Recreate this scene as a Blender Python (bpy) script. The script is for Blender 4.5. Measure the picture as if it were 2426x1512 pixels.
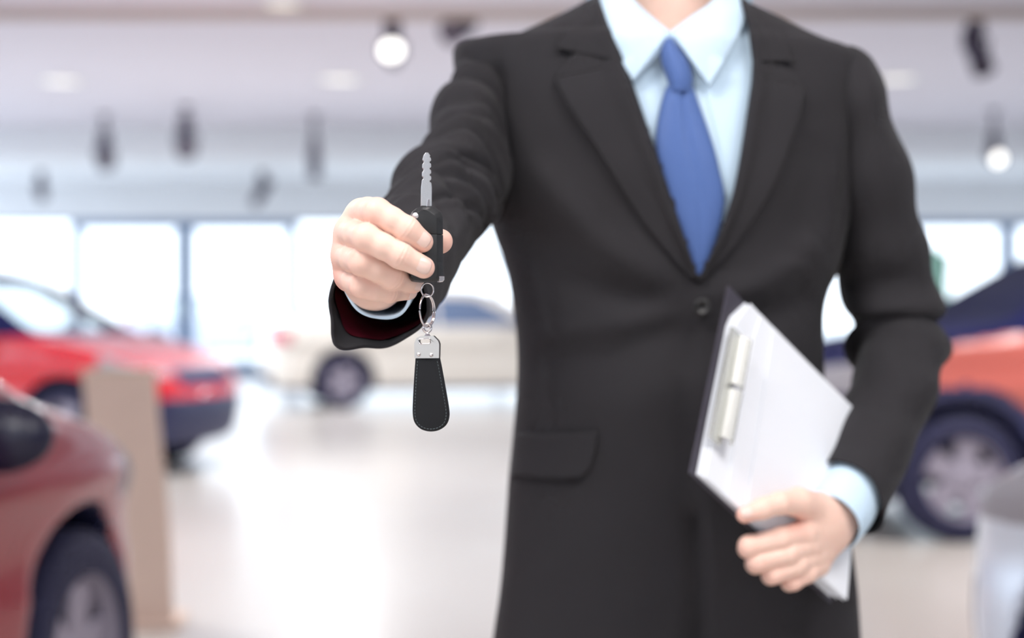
import bpy, bmesh, math, random
import numpy as np
from mathutils import Vector, Matrix
from mathutils.bvhtree import BVHTree
random.seed(7); np.random.seed(7)
for _o in list(bpy.data.objects): bpy.data.objects.remove(_o)
SC = bpy.context.scene
COL = SC.collection
PI = math.pi

# ------------------------------------------------------------------ camera
W, H = 2426, 1512
F = 4160.0            # focal length in pixels
HZ = 727.0            # row of the horizon
CZ = 1.2              # camera height
FOCUS = 1.35
cam = bpy.data.cameras.new('camera')
cam.sensor_width = 36; cam.sensor_fit = 'HORIZONTAL'
cam.lens = F / W * 36
cam.shift_y = (HZ - H / 2) / W
cam.clip_end = 300
cam.dof.use_dof = True
cam.dof.focus_distance = FOCUS
cam.dof.aperture_fstop = 3.3
camo = bpy.data.objects.new('camera', cam); COL.objects.link(camo)
camo.location = (0, 0, CZ); camo.rotation_euler = (PI / 2, 0, 0)
SC.camera = camo
SC.view_settings.view_transform = 'Standard'
SC.view_settings.look = 'None'
SC.view_settings.gamma = 1
SC.view_settings.use_curve_mapping = False
SC.view_settings.exposure = 0.0
SC.cycles.use_denoising = True
SC.cycles.sample_clamp_indirect = 6
SC.cycles.max_bounces = 6
SC.cycles.diffuse_bounces = 3
SC.cycles.glossy_bounces = 3
SC.cycles.use_adaptive_sampling = True
SC.cycles.adaptive_threshold = .05
SC.cycles.adaptive_min_samples = 12
SC.cycles.transparent_max_bounces = 12

# ------------------------------------------------------------------ world
wd = bpy.data.worlds.new('daylight'); SC.world = wd; wd.use_nodes = True
bg = wd.node_tree.nodes['Background']
bg.inputs[0].default_value = (0.80, 0.90, 1.0, 1); bg.inputs[1].default_value = 3.0

# ------------------------------------------------------------------ helpers
def P(px, py, D):
    """point at depth D in front of the camera that is seen at a measured photo position"""
    return Vector(((px - W / 2) * D / F, D, CZ - (py - HZ) * D / F))

def lin(c):
    return tuple(((x / 255) / 12.92 if x / 255 <= .04045 else ((x / 255 + .055) / 1.055) ** 2.4) for x in c)

MATS = {}
def mat(name, rgb, rough=.5, metal=0, bump=0, bscale=300, spec=.5, coat=0, sheen=0, var=0, vscale=20, emit=0,
        sss=0, trans=0):
    if name in MATS: return MATS[name]
    m = bpy.data.materials.new(name); m.use_nodes = True
    nt = m.node_tree; b = nt.nodes['Principled BSDF']
    c = (*lin(rgb), 1)
    b.inputs['Base Color'].default_value = c
    b.inputs['Roughness'].default_value = rough
    b.inputs['Metallic'].default_value = metal
    b.inputs['Specular IOR Level'].default_value = spec
    b.inputs['Coat Weight'].default_value = coat
    b.inputs['Coat Roughness'].default_value = .06
    b.inputs['Sheen Weight'].default_value = sheen
    if sss:
        b.inputs['Subsurface Weight'].default_value = sss
        b.inputs['Subsurface Radius'].default_value = (1, .35, .2)
        b.inputs['Subsurface Scale'].default_value = .004
    if emit:
        b.inputs['Emission Color'].default_value = c
        b.inputs['Emission Strength'].default_value = emit
    tc = nt.nodes.new('ShaderNodeTexCoord')
    if var:
        n = nt.nodes.new('ShaderNodeTexNoise'); n.inputs['Scale'].default_value = vscale
        n.inputs['Detail'].default_value = 4
        nt.links.new(tc.outputs['Object'], n.inputs['Vector'])
        mx = nt.nodes.new('ShaderNodeMix'); mx.data_type = 'RGBA'
        mx.inputs[6].default_value = tuple(max(0, x * (1 - var)) for x in c[:3]) + (1,)
        mx.inputs[7].default_value = tuple(min(1, x * (1 + var)) for x in c[:3]) + (1,)
        nt.links.new(n.outputs['Fac'], mx.inputs[0]); nt.links.new(mx.outputs[2], b.inputs['Base Color'])
    if bump:
        n = nt.nodes.new('ShaderNodeTexNoise'); n.inputs['Scale'].default_value = bscale
        n.inputs['Detail'].default_value = 3
        nt.links.new(tc.outputs['Object'], n.inputs['Vector'])
        bp = nt.nodes.new('ShaderNodeBump'); bp.inputs['Strength'].default_value = bump
        bp.inputs['Distance'].default_value = .002
        nt.links.new(n.outputs['Fac'], bp.inputs['Height']); nt.links.new(bp.outputs[0], b.inputs['Normal'])
    MATS[name] = m
    return m

def glass(name, tint=(1, 1, 1), refl=.08):
    if name in MATS: return MATS[name]
    m = bpy.data.materials.new(name); m.use_nodes = True
    nt = m.node_tree; nt.nodes.remove(nt.nodes['Principled BSDF'])
    out = nt.nodes['Material Output']
    t = nt.nodes.new('ShaderNodeBsdfTransparent'); t.inputs[0].default_value = (*tint, 1)
    g = nt.nodes.new('ShaderNodeBsdfGlossy'); g.inputs['Roughness'].default_value = .03
    fr = nt.nodes.new('ShaderNodeFresnel'); fr.inputs[0].default_value = 1.45
    mx = nt.nodes.new('ShaderNodeMixShader')
    nt.links.new(fr.outputs[0], mx.inputs[0]); nt.links.new(t.outputs[0], mx.inputs[1]); nt.links.new(g.outputs[0], mx.inputs[2])
    nt.links.new(mx.outputs[0], out.inputs[0])
    MATS[name] = m
    return m

def mesh_data(name, verts, faces, m=None, smooth=True):
    me = bpy.data.meshes.new(name)
    me.from_pydata([tuple(v) for v in verts], [], [tuple(int(i) for i in f) for f in faces])
    if m: me.materials.append(m)
    if smooth: me.polygons.foreach_set('use_smooth', [True] * len(me.polygons))
    me.update()
    return me

def obj(name, me, parent=None, loc=None, rot=None):
    o = bpy.data.objects.new(name, me); COL.objects.link(o)
    if parent: o.parent = parent
    if loc is not None: o.location = loc
    if rot is not None: o.rotation_euler = rot
    return o

def mk(name, verts, faces, m, parent=None, smooth=True, loc=None, rot=None):
    return obj(name, mesh_data(name, verts, faces, m, smooth), parent, loc, rot)

def bm_mk(name, bm, m, parent=None, smooth=False, loc=None, rot=None):
    me = bpy.data.meshes.new(name); bm.to_mesh(me); bm.free()
    me.materials.append(m)
    if smooth: me.polygons.foreach_set('use_smooth', [True] * len(me.polygons))
    return obj(name, me, parent, loc, rot)

def box_bm(x0, x1, y0, y1, z0, z1, bevel=0, bm=None):
    own = bm or bmesh.new()
    r = bmesh.ops.create_cube(own, size=1)
    for v in r['verts']:
        v.co = Vector((x0 + (v.co.x + .5) * (x1 - x0), y0 + (v.co.y + .5) * (y1 - y0), z0 + (v.co.z + .5) * (z1 - z0)))
    if bevel:
        bmesh.ops.bevel(own, geom=list({e for v in r['verts'] for e in v.link_edges}), offset=bevel, segments=2, affect='EDGES', profile=.5)
    return own

def box(name, x0, x1, y0, y1, z0, z1, m, parent=None, bevel=0, loc=None, rot=None):
    return bm_mk(name, box_bm(x0, x1, y0, y1, z0, z1, bevel), m, parent, loc=loc, rot=rot)

def tag(o, label, cat, group=None):
    o['label'] = label; o['category'] = cat
    if group: o['group'] = group
    return o

def empty(name, loc=(0, 0, 0), rz=0):
    o = bpy.data.objects.new(name, None); COL.objects.link(o)
    o.location = loc; o.rotation_euler = (0, 0, rz); o.empty_display_size = .1
    return o

def struct(o):
    o['kind'] = 'structure'; return o

def lathe(profile, n=24, axis='z', close=False):
    """profile: (r, h) list -> verts, faces around z (or y)"""
    vs, fs = [], []
    k = len(profile)
    for i in range(n):
        a = 2 * PI * i / n
        for r, h in profile:
            x, y, z = r * math.cos(a), r * math.sin(a), h
            vs.append((x, y, z) if axis == 'z' else ((x, z, y) if axis == 'y' else (z, x, y)))
    for i in range(n):
        j = (i + 1) % n
        for q in range(k - 1 + (1 if close else 0)):
            q2 = (q + 1) % k
            fs.append((i * k + q, j * k + q, j * k + q2, i * k + q2))
    return vs, fs

def crom(pts, n):
    """Catmull-Rom resample (uniform parameter) of rows of numbers"""
    p = np.array(pts, float)
    m = len(p)
    if m == 2:
        t = np.linspace(0, 1, n)[:, None]; return p[0] * (1 - t) + p[1] * t
    q = np.vstack([2 * p[0] - p[1], p, 2 * p[-1] - p[-2]])
    t = np.linspace(0, m - 1, n); i = np.minimum(t.astype(int), m - 2); f = (t - i)[:, None]
    p0, p1, p2, p3 = q[i], q[i + 1], q[i + 2], q[i + 3]
    return .5 * (2 * p1 + (p2 - p0) * f + (2 * p0 - 5 * p1 + 4 * p2 - p3) * f ** 2 + (3 * p1 - p0 - 3 * p2 + p3) * f ** 3)

def tube(pts, r, n=10, closed=False):
    """round wire through points"""
    pts = [Vector(p) for p in pts]; vs, fs = [], []
    m = len(pts)
    ref = Vector((0, 0, 1))
    for i, p in enumerate(pts):
        a = pts[(i - 1) % m] if (closed or i) else p
        b = pts[(i + 1) % m] if (closed or i < m - 1) else p
        t = (b - a).normalized()
        s = t.cross(ref)
        if s.length < .05: s = t.cross(Vector((0, 1, 0)))
        s.normalize(); u = s.cross(t)
        rr = r[i] if isinstance(r, (list, tuple)) else r
        for k in range(n):
            an = 2 * PI * k / n
            vs.append(p + s * rr * math.cos(an) + u * rr * math.sin(an))
    for i in range(m if closed else m - 1):
        j = (i + 1) % m
        for k in range(n):
            k2 = (k + 1) % n
            fs.append((i * n + k, i * n + k2, j * n + k2, j * n + k))
    if not closed:
        fs.append(tuple(range(n))); fs.append(tuple((m - 1) * n + k for k in range(n))[::-1])
    return vs, fs

def prism(poly, y0, y1, bevel=0, seg=2):
    """polygon in (x, z) extruded along y"""
    bm = bmesh.new()
    f = bm.faces.new([bm.verts.new((x, y0, z)) for x, z in poly])
    r = bmesh.ops.extrude_face_region(bm, geom=[f])
    for v in r['geom']:
        if isinstance(v, bmesh.types.BMVert): v.co.y = y1
    bmesh.ops.recalc_face_normals(bm, faces=bm.faces)
    if bevel:
        ed = [e for e in bm.edges if len(e.link_faces) == 2 and abs(e.verts[0].co.y - e.verts[1].co.y) < 1e-6]
        bmesh.ops.bevel(bm, geom=ed, offset=bevel, segments=seg, affect='EDGES', profile=.5)
    return bm

# ---- signed distance sculpting -------------------------------------------
def surfnet(f, org, h):
    s = f < 0
    c = np.zeros(tuple(n - 1 for n in f.shape), np.uint8)
    offs = [(i, j, k) for i in (0, 1) for j in (0, 1) for k in (0, 1)]
    nx, ny, nz = c.shape
    for i, j, k in offs: c += s[i:i + nx, j:j + ny, k:k + nz]
    act = np.argwhere((c > 0) & (c < 8))
    idx = -np.ones(c.shape, np.int64); idx[tuple(act.T)] = np.arange(len(act))
    acc = np.zeros((len(act), 3)); cnt = np.zeros(len(act))
    for a in offs:
        for d in range(3):
            if a[d]: continue
            b = list(a); b[d] = 1
            fa = f[act[:, 0] + a[0], act[:, 1] + a[1], act[:, 2] + a[2]]
            fb = f[act[:, 0] + b[0], act[:, 1] + b[1], act[:, 2] + b[2]]
            m = (fa < 0) != (fb < 0)
            t = fa[m] / (fa[m] - fb[m])
            p = np.tile(np.array(a, float), (m.sum(), 1)); p[:, d] += t
            acc[m] += p; cnt[m] += 1
    V = (act + acc / cnt[:, None]) * h + np.array(org)
    quads = []
    for d in range(3):
        e = [(0, 1, 2), (1, 2, 0), (2, 0, 1)][d]
        st = np.moveaxis(s, e, (0, 1, 2)); it = np.moveaxis(idx, e, (0, 1, 2))
        n0, n1, n2 = st.shape
        a = st[:-1, 1:-1, 1:-1]; b = st[1:, 1:-1, 1:-1]
        g = np.argwhere(a != b)
        if not len(g): continue
        i, j, k = g[:, 0], g[:, 1] + 1, g[:, 2] + 1
        q = np.stack([it[i, j - 1, k - 1], it[i, j, k - 1], it[i, j, k], it[i, j - 1, k]], 1)
        flip = ~a[tuple(g.T)]
        q[flip] = q[flip][:, ::-1]
        quads.append(q)
    return V, np.vstack(quads)

def grid(lo, hi, h):
    ax = [np.arange(lo[i], hi[i] + h, h, dtype=np.float32) for i in range(3)]
    return np.meshgrid(*ax, indexing='ij')

def smin(a, b, k):
    t = np.clip(.5 + .5 * (b - a) / k, 0, 1)
    return b * (1 - t) + a * t - k * t * (1 - t)
def smax(a, b, k): return -smin(-a, -b, k)

def cone(G, a, b, r1, r2):
    ab = [float(b[i] - a[i]) for i in range(3)]
    L2 = sum(x * x for x in ab) + 1e-12
    t = ((G[0] - a[0]) * ab[0] + (G[1] - a[1]) * ab[1] + (G[2] - a[2]) * ab[2]) / L2
    t = np.clip(t, 0, 1)
    d = np.sqrt((G[0] - a[0] - t * ab[0]) ** 2 + (G[1] - a[1] - t * ab[1]) ** 2 + (G[2] - a[2] - t * ab[2]) ** 2)
    return d - (r1 + (r2 - r1) * t)

def ell(G, c, r):
    q = np.sqrt(((G[0] - c[0]) / r[0]) ** 2 + ((G[1] - c[1]) / r[1]) ** 2 + ((G[2] - c[2]) / r[2]) ** 2)
    return (q - 1) * min(r)

def inpoly(x, y, poly):
    r = np.zeros(np.shape(x), bool)
    n = len(poly)
    for i in range(n):
        x1, y1 = poly[i]; x2, y2 = poly[(i + 1) % n]
        if y1 == y2: continue
        c = ((y1 > y) != (y2 > y)) & (x < (x2 - x1) * (y - y1) / (y2 - y1) + x1)
        r ^= c
    return r

# ================================================================== THE ROOM
def floor_material():
    m = bpy.data.materials.new('polished_floor'); m.use_nodes = True
    nt = m.node_tree; b = nt.nodes['Principled BSDF']
    tc = nt.nodes.new('ShaderNodeTexCoord')
    n = nt.nodes.new('ShaderNodeTexNoise'); n.inputs['Scale'].default_value = .9; n.inputs['Detail'].default_value = 5
    nt.links.new(tc.outputs['Object'], n.inputs['Vector'])
    mx = nt.nodes.new('ShaderNodeMix'); mx.data_type = 'RGBA'
    mx.inputs[6].default_value = (*lin((210, 201, 193)), 1); mx.inputs[7].default_value = (*lin((224, 219, 213)), 1)
    nt.links.new(n.outputs['Fac'], mx.inputs[0]); nt.links.new(mx.outputs[2], b.inputs['Base Color'])
    b.inputs['Roughness'].default_value = .3
    b.inputs['Coat Weight'].default_value = .4; b.inputs['Coat Roughness'].default_value = .2
    return m
M_ceil = mat('ceiling_paint', (228, 224, 234), .8, var=.03, vscale=2)
M_wall = mat('wall_paint', (238, 240, 244), .7, var=.03, vscale=2)
M_beam = mat('beam_paint', (190, 176, 170), .8, var=.03, vscale=3)
M_frame = mat('window_frame_grey', (112, 134, 166), .45, var=.03, vscale=5)
M_glass = glass('window_glass')
M_out = mat('outside_paving', (225, 228, 232), .8, var=.05, vscale=3)

RX0, RX1, RY0, RY1, CEIL = -10.0, 10.0, -7.0, 30.0, 3.77
struct(mk('floor', [(RX0, RY0, 0), (RX1, RY0, 0), (RX1, RY1 + .2, 0), (RX0, RY1 + .2, 0)], [(0, 1, 2, 3)], floor_material(), smooth=False))
struct(mk('ground_outside', [(-70, -60, -.03), (70, -60, -.03), (70, 110, -.03), (-70, 110, -.03)], [(0, 1, 2, 3)], M_out, smooth=False))
struct(box('ceiling', RX0 - .2, RX1 + .2, RY0 - .2, RY1 + .2, CEIL, CEIL + .25, M_ceil))
NC = 3.4                                                                               # lower ceiling over the near half
struct(box('ceiling_near', RX0, RX1, RY0, 13.2, NC, CEIL, M_ceil))
struct(box('trim_1', RX0, RX1, 12.95, 13.3, NC - .03, CEIL, M_beam, bevel=.01))        # edge of the lower ceiling
struct(box('trim_2', RX0, RX1, 25.0, RY1, 3.35, CEIL, M_wall, bevel=.01))             # lowered ceiling by the windows
struct(box('wall_back', RX0, RX1, RY1, RY1 + .2, 2.68, 3.35, M_wall))
struct(box('baseboard_back', RX0, RX1, RY1, RY1 + .2, 0, .09, M_frame))

def bay(name, x0, x1, z0, z1, y, fw=.1, axis='x', fixed=None):
    """glazed bay: frame mesh with a glass pane child; runs along x at depth y (or along y at x = y)"""
    def bx(a0, a1, b0, b1, bm):
        if axis == 'x': box_bm(a0, a1, y, y + .16, b0, b1, bm=bm)
        else: box_bm(y, y + .16, a0, a1, b0, b1, bm=bm)
    bm = bmesh.new()
    bx(x0, x0 + fw, z0, z1, bm); bx(x1 - fw, x1, z0, z1, bm)
    bx(x0 + fw, x1 - fw, z0, z0 + fw, bm); bx(x0 + fw, x1 - fw, z1 - fw, z1, bm)
    o = struct(bm_mk(name, bm, M_frame))
    yy = y + .08
    if axis == 'x': vs = [(x0 + fw, yy, z0 + fw), (x1 - fw, yy, z0 + fw), (x1 - fw, yy, z1 - fw), (x0 + fw, yy, z1 - fw)]
    else: vs = [(yy, x0 + fw, z0 + fw), (yy, x1 - fw, z0 + fw), (yy, x1 - fw, z1 - fw), (yy, x0 + fw, z1 - fw)]
    mk('pane', vs, [(0, 1, 2, 3)], M_glass, o, smooth=False)
    return o
k30 = 30 / F
def X30(px): return (px - W / 2) * k30
nwin = 0
def win(*a, **k):
    global nwin
    nwin += 1
    return bay('window_%d' % nwin, *a, **k)
# back facade: plain shop windows, a framed pair of glass doors, more windows
win(-10, X30(172), .09, 2.68, 30.0, .04)
win(X30(700), X30(1180), .09, 2.68, 30.0, .04)
win(X30(1180), X30(1660), .09, 2.68, 30.0, .04)
win(X30(1660), X30(2140), .09, 2.68, 30.0, .04)
win(X30(2140), X30(2390), .09, 2.68, 30.0, .13)
win(X30(2390), 10, .09, 2.68, 30.0, .13)
for i, (a, b) in enumerate(((172, 437), (437, 700))):
    d = bay('door_%d' % (i + 1), X30(a), X30(b), .09, 2.68, 30.0, .15)
    hx = X30(437) + (-.11 if i == 0 else .11)
    v, f = tube([(hx, 29.9, .95), (hx, 29.9, 1.35)], .018); mk('door_handle', v, f, mat('brushed_steel', (190, 192, 196), .3, 1), d)
# front (behind the camera) and sides: unseen glazing added to let light in
for i in range(3):
    win(-10 + i * 6.667, -6 + i * 6.667, 1.0, 3.4, -7.16, .07)
    struct(box('wall_pier', -6 + i * 6.667, -3.333 + i * 6.667, -7.16, -7, 0, 3.4, M_wall))
    struct(box('wall_parapet', -10 + i * 6.667, -6 + i * 6.667, -7.16, -7, 0, 1.0, M_wall))
for i in range(9):
    win(-7 + i * 4.1, -2.9 + i * 4.1, .09, 3.4, -10.16, .07, axis='y')
struct(box('wall_left', -10.16, -10, RY0, RY1, 3.4, CEIL, M_wall))
struct(box('wall_front', RX0, RX1, -7.16, -7, 3.4, CEIL, M_wall))
for i in range(4):
    win(13.3 + i * 4.175, 13.3 + (i + 1) * 4.175, .09, 3.4, 10.0, .07, axis='y')
struct(box('wall_right', 10, 10.16, RY0, 13.3, 0, CEIL, M_wall))
struct(box('trim_3', 10, 10.16, 13.3, RY1, 3.4, CEIL, M_wall))
struct(box('baseboard_right', 9.98, 10, RY0, 13.3, 0, .1, M_frame))

# unseen ceiling fill panels, added to light the man, cars and floor
M_diff = mat('fill_panel_diffuser', (255, 250, 244), .6, emit=1.6)
M_housing = mat('lamp_housing_white', (235, 235, 235), .5)
def added_fill_panel(x, y, sx, sy, power, label):
    r = empty('added_panel_light', (x, y, NC))
    bm = bmesh.new()
    t = .05
    box_bm(-sx / 2, sx / 2, -sy / 2, -sy / 2 + t, -.05, 0, bm=bm); box_bm(-sx / 2, sx / 2, sy / 2 - t, sy / 2, -.05, 0, bm=bm)
    box_bm(-sx / 2, -sx / 2 + t, -sy / 2 + t, sy / 2 - t, -.05, 0, bm=bm); box_bm(sx / 2 - t, sx / 2, -sy / 2 + t, sy / 2 - t, -.05, 0, bm=bm)
    bm_mk('frame', bm, M_housing, r)
    box('diffuser', -sx / 2 + t, sx / 2 - t, -sy / 2 + t, sy / 2 - t, -.03, -.005, M_diff, r)
    L = bpy.data.lights.new('lamp', 'AREA'); L.shape = 'RECTANGLE'; L.size = sx - .12; L.size_y = sy - .12
    L.energy = power; L.color = (1, .985, .97)
    lo = bpy.data.objects.new('lamp', L); COL.objects.link(lo); lo.parent = r; lo.location = (0, 0, -.045)
    tag(r, label, 'ceiling light', 'added fill light panels above the hall')
for i, (x, y, p) in enumerate(((-1.35, .1, 86), (1.35, .1, 72), (-3.4, 8.0, 120), (3.6, 7.6, 150))):
    added_fill_panel(x, y, 1.8 if i < 2 else 2.4, 1.0, p, 'added unseen ceiling fill panel ' + ('over the left side in front of the man', 'over the right side in front of the man', 'above the floor beside the bright red car', 'above the orange-red car')[i])
# ------------------------------------------------------------------ lamps on the ceiling
M_lampdark = mat('spotlight_body', (70, 62, 82), .5)
M_glow = mat('spotlight_glow', (255, 252, 246), .4, emit=3)
M_lens = mat('spotlight_lens', (150, 140, 150), .2)
M_glow2 = mat('downlight_glow', (255, 250, 240), .4, emit=.9)
def downlight(px, py, zc, r, label, power=110):
    D = (zc - CZ) * F / (HZ - py)
    p = P(px, py, D)
    e = empty('recessed_downlight', (p.x, p.y, zc))
    v, f = lathe([(r * .8, -.02), (r, -.03), (r * 1.12, -.02), (r * 1.15, 0)], 28); mk('rim', v, f, M_housing, e)
    v, f = lathe([(0.0005, -.012), (r * .82, -.012), (r * .82, -.002), (.0005, -.002)], 28); mk('lens', v, f, M_glow2, e)
    L = bpy.data.lights.new('lamp', 'AREA'); L.shape = 'DISK'; L.size = r * 1.6; L.energy = power; L.color = (.97, .98, 1)
    lo = bpy.data.objects.new('lamp', L); COL.objects.link(lo); lo.parent = e; lo.location = (0, 0, -.035)
    tag(e, label, 'ceiling light', 'recessed ceiling downlights')
downlight(145, 190, CEIL, .24, 'round white downlight in the ceiling at far left')
downlight(805, 186, CEIL, .24, 'round white downlight in the ceiling left of the raised arm')
downlight(2125, 185, CEIL, .24, "round white downlight in the ceiling right of the man's shoulder")
downlight(670, 6, NC, .15, 'round white downlight at the very top edge of the picture')

def spotlight(px, py, D, zc, r, yaw, pitch, lit, label, length=.3):
    """track head: mounting plate, stem, bracket, tapered head with lens"""
    p = P(px, py, D)
    e = empty('track_spotlight', (p.x, p.y, zc))
    v, f = lathe([(.001, -.04), (.07, -.04), (.075, -.03), (.075, 0), (.001, 0)], 20); mk('mounting_plate', v, f, M_lampdark, e)
    dz = p.z - zc
    v, f = tube([(0, 0, -.03), (0, 0, dz + r * 1.0)], .026); mk('stem', v, f, M_lampdark, e)
    box('driver_box', -r * .75, r * .75, -r * .4, r * .4, dz + r * 1.2, dz + r * 1.2 + .22, M_lampdark, e, .01)
    br = bmesh.new()
    box_bm(-r * 1.25, r * 1.25, -.02, .02, dz + r * 1.0, dz + r * 1.2, bm=br)
    box_bm(-r * 1.25, -r * 1.1, -.02, .02, dz - r * .2, dz + r * 1.0, bm=br); box_bm(r * 1.1, r * 1.25, -.02, .02, dz - r * .2, dz + r * 1.0, bm=br)
    bm_mk('bracket', br, M_lampdark, e)
    v, f = lathe([(.001, -length * .5), (r * .55, -length * .5), (r * .75, -length * .4), (r, length * .1), (r * 1.08, length * .5), (r * 1.0, length * .5), (r * .9, length * .3), (.001, length * .3)], 24)
    hd = mk('head', v, f, M_lampdark, e, loc=(0, 0, dz), rot=(pitch, 0, yaw))
    v, f = lathe([(.001, length * .4), (r * .95, length * .4), (r * .95, length * .36), (.001, length * .36)], 24)
    mk('lens', v, f, M_glow if lit else M_lens, hd)
    tag(e, label, 'spotlight', 'spotlights on the showroom ceiling')
# pitch: 90 deg aims the head at the camera
spotlight(930, 132, 14.2, CEIL, .09, 0, math.radians(78), True, 'dark spotlight with a glowing lamp hanging left of the raised shoulder')
spotlight(1092, 62, 14.0, CEIL, .10, -.9, math.radians(120), False, "dark unlit spotlight hanging right above the man's raised shoulder")
spotlight(2312, 118, 14.0, CEIL, .085, .4, math.radians(150), False, 'dark reddish spotlight hanging at upper right of the picture', .42)
spotlight(248, 372, 23.5, CEIL, .11, .5, math.radians(140), False, 'small dark spotlight, second from left in the row above the windows')
spotlight(440, 342, 22.5, CEIL, .12, .3, math.radians(140), False, 'small dark spotlight, third from left above the glass doors')
spotlight(745, 378, 23.5, CEIL, .08, .2, math.radians(165), False, 'slim dark spotlight hanging left of the key blade', .5)
spotlight(97, 452, 28.0, 3.35, .08, .6, math.radians(150), False, 'faint grey spotlight above the window at far left')
spotlight(622, 455, 28.0, 3.35, .08, -.8, math.radians(140), False, 'faint grey spotlight tilted above the right glass door', .5)
spotlight(2355, 372, 23.0, CEIL, .09, .2, math.radians(105), True, 'small lit spotlight above the window at far right')

# ------------------------------------------------------------------ cars
M_tyre = mat('tyre_rubber', (32, 33, 66), .75, bump=.2, bscale=60)
M_rim = mat('alloy_rim', (164, 158, 174), .45, .35)
M_cglass = glass('car_glass_clear', (.82, .88, .9))
M_tglass = mat('car_glass_tinted', (96, 116, 148), .06, spec=.8, coat=1)
M_dglass = mat('car_glass_dark', (24, 28, 60), .6, spec=.03)
M_black = mat('car_black_plastic', (38, 42, 82), .5)
M_head = mat('headlamp_lens', (160, 156, 162), .6, .0, spec=.15)
M_tail = mat('tail_lamp_red', (190, 40, 70), .15, coat=1)
M_seat = mat('car_seat_fabric', (190, 185, 182), .8, bump=.2)
M_chrome = mat('chrome', (225, 225, 230), .12, 1)

def wheel_meshes():
    R, w = .325, .105
    v, f = lathe([(.215, -w), (.26, -w * 1.05), (.31, -w), (R, -w * .65), (R, w * .65), (.31, w), (.26, w * 1.05), (.215, w)], 40, 'y')
    ty = mesh_data('tyre', v, f, M_tyre)
    v, f = lathe([(.218, -w * .98), (.205, -w * .8), (.19, w * .2), (.19, w * .5), (.205, w * .9), (.218, w * .98)], 40, 'y')
    ri = mesh_data('rim', v, f, M_rim)
    bm = bmesh.new()
    poly = [(-.045, .03), (-.072, .2), (.072, .2), (.045, .03)]
    b = prism(poly, -.075, -.045, .006, 1)
    sp = bpy.data.meshes.new('spoke'); b.to_mesh(sp); b.free(); sp.materials.append(M_rim); bm.free()
    v, f = lathe([(.0005, -.085), (.035, -.085), (.06, -.07), (.065, -.03), (.0005, -.03)], 24, 'y')
    hb = mesh_data('hub_cap', v, f, M_rim)
    v, f = lathe([(.0005, -.01), (.14, -.01), (.14, .005), (.0005, .005)], 28, 'y')
    dk = mesh_data('brake_disc', v, f, mat('brake_steel', (110, 110, 118), .4, .8))
    return ty, ri, sp, hb, dk
WH = wheel_meshes()
def wheel(parent, x, y, side, z=.325):
    """side -1: outer face towards local -y"""
    o = obj('wheel', WH[0], parent, (x, y, z), (0, 0, 0 if side < 0 else PI))
    obj('rim', WH[1], o); obj('brake_disc', WH[4], o); obj('hub_cap', WH[3], o)
    for i in range(5): obj('spoke', WH[2], o, rot=(0, 2 * PI * i / 5 + .2, 0))

def blur1(a, n):
    k = np.ones(n) / n
    return np.convolve(np.pad(a, n // 2, mode='edge'), k, 'valid')[:len(a)]

CARSHAPE = {
    'sedan': dict(L=4.6, W=1.80, xf=1.40, xr=-1.38, zb=.20, belt=.93,
        top=[(-2.3, .90), (-2.2, .99), (-1.75, 1.04), (-1.6, 1.07), (-.95, 1.37), (-.4, 1.44), (.2, 1.42), (.45, 1.36), (1.15, .99), (1.9, .84), (2.2, .70), (2.3, .62)],
        side=[[(-1.3, .97), (-.95, 1.24), (-.5, 1.33), (-.33, 1.33), (-.33, .97)], [(-.25, .97), (-.25, 1.33), (.22, 1.31), (.85, .97)]],
        ws=(.42, 1.12), rw=(-1.62, -.92)),
    'coupe': dict(L=4.6, W=1.80, xf=1.40, xr=-1.38, zb=.20, belt=.93,
        top=[(-2.3, .90), (-2.2, 1.0), (-1.75, 1.08), (-1.4, 1.18), (-.95, 1.36), (-.4, 1.44), (.2, 1.42), (.45, 1.36), (1.15, .99), (1.9, .84), (2.2, .70), (2.3, .62)],
        side=[[(-.62, .97), (-.5, 1.30), (-.3, 1.33), (-.3, .97)], [(-.25, .97), (-.25, 1.33), (.22, 1.31), (.85, .97)]],
        ws=(.42, 1.12), rw=(-1.5, -.92)),
    'hatch': dict(L=4.1, W=1.76, xf=1.27, xr=-1.27, zb=.20, belt=.93,
        top=[(-2.05, .95), (-2.0, 1.05), (-1.75, 1.32), (-1.2, 1.46), (-.3, 1.5), (.1, 1.46), (.35, 1.38), (1.0, 1.0), (1.6, .87), (1.95, .72), (2.05, .62)],
        side=[[(-1.5, 1.0), (-1.25, 1.30), (-.6, 1.38), (-.38, 1.38), (-.38, .98)], [(-.3, .98), (-.3, 1.38), (.12, 1.35), (.75, .98)]],
        ws=(.33, .98), rw=(-2.0, -1.62)),
    'crossover': dict(L=4.3, W=1.82, xf=1.3, xr=-1.3, zb=.26, belt=1.0,
        top=[(-2.15, 1.0), (-2.1, 1.1), (-1.85, 1.42), (-1.3, 1.55), (-.3, 1.6), (.15, 1.56), (.4, 1.48), (1.05, 1.1), (1.75, .98), (2.05, .85), (2.15, .74)],
        side=[[(-1.6, 1.08), (-1.35, 1.39), (-.6, 1.47), (-.38, 1.47), (-.38, 1.06)], [(-.3, 1.06), (-.3, 1.47), (.15, 1.44), (.78, 1.05)]],
        ws=(.38, 1.03), rw=(-2.08, -1.7)),
}
SHELL = {}
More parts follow.
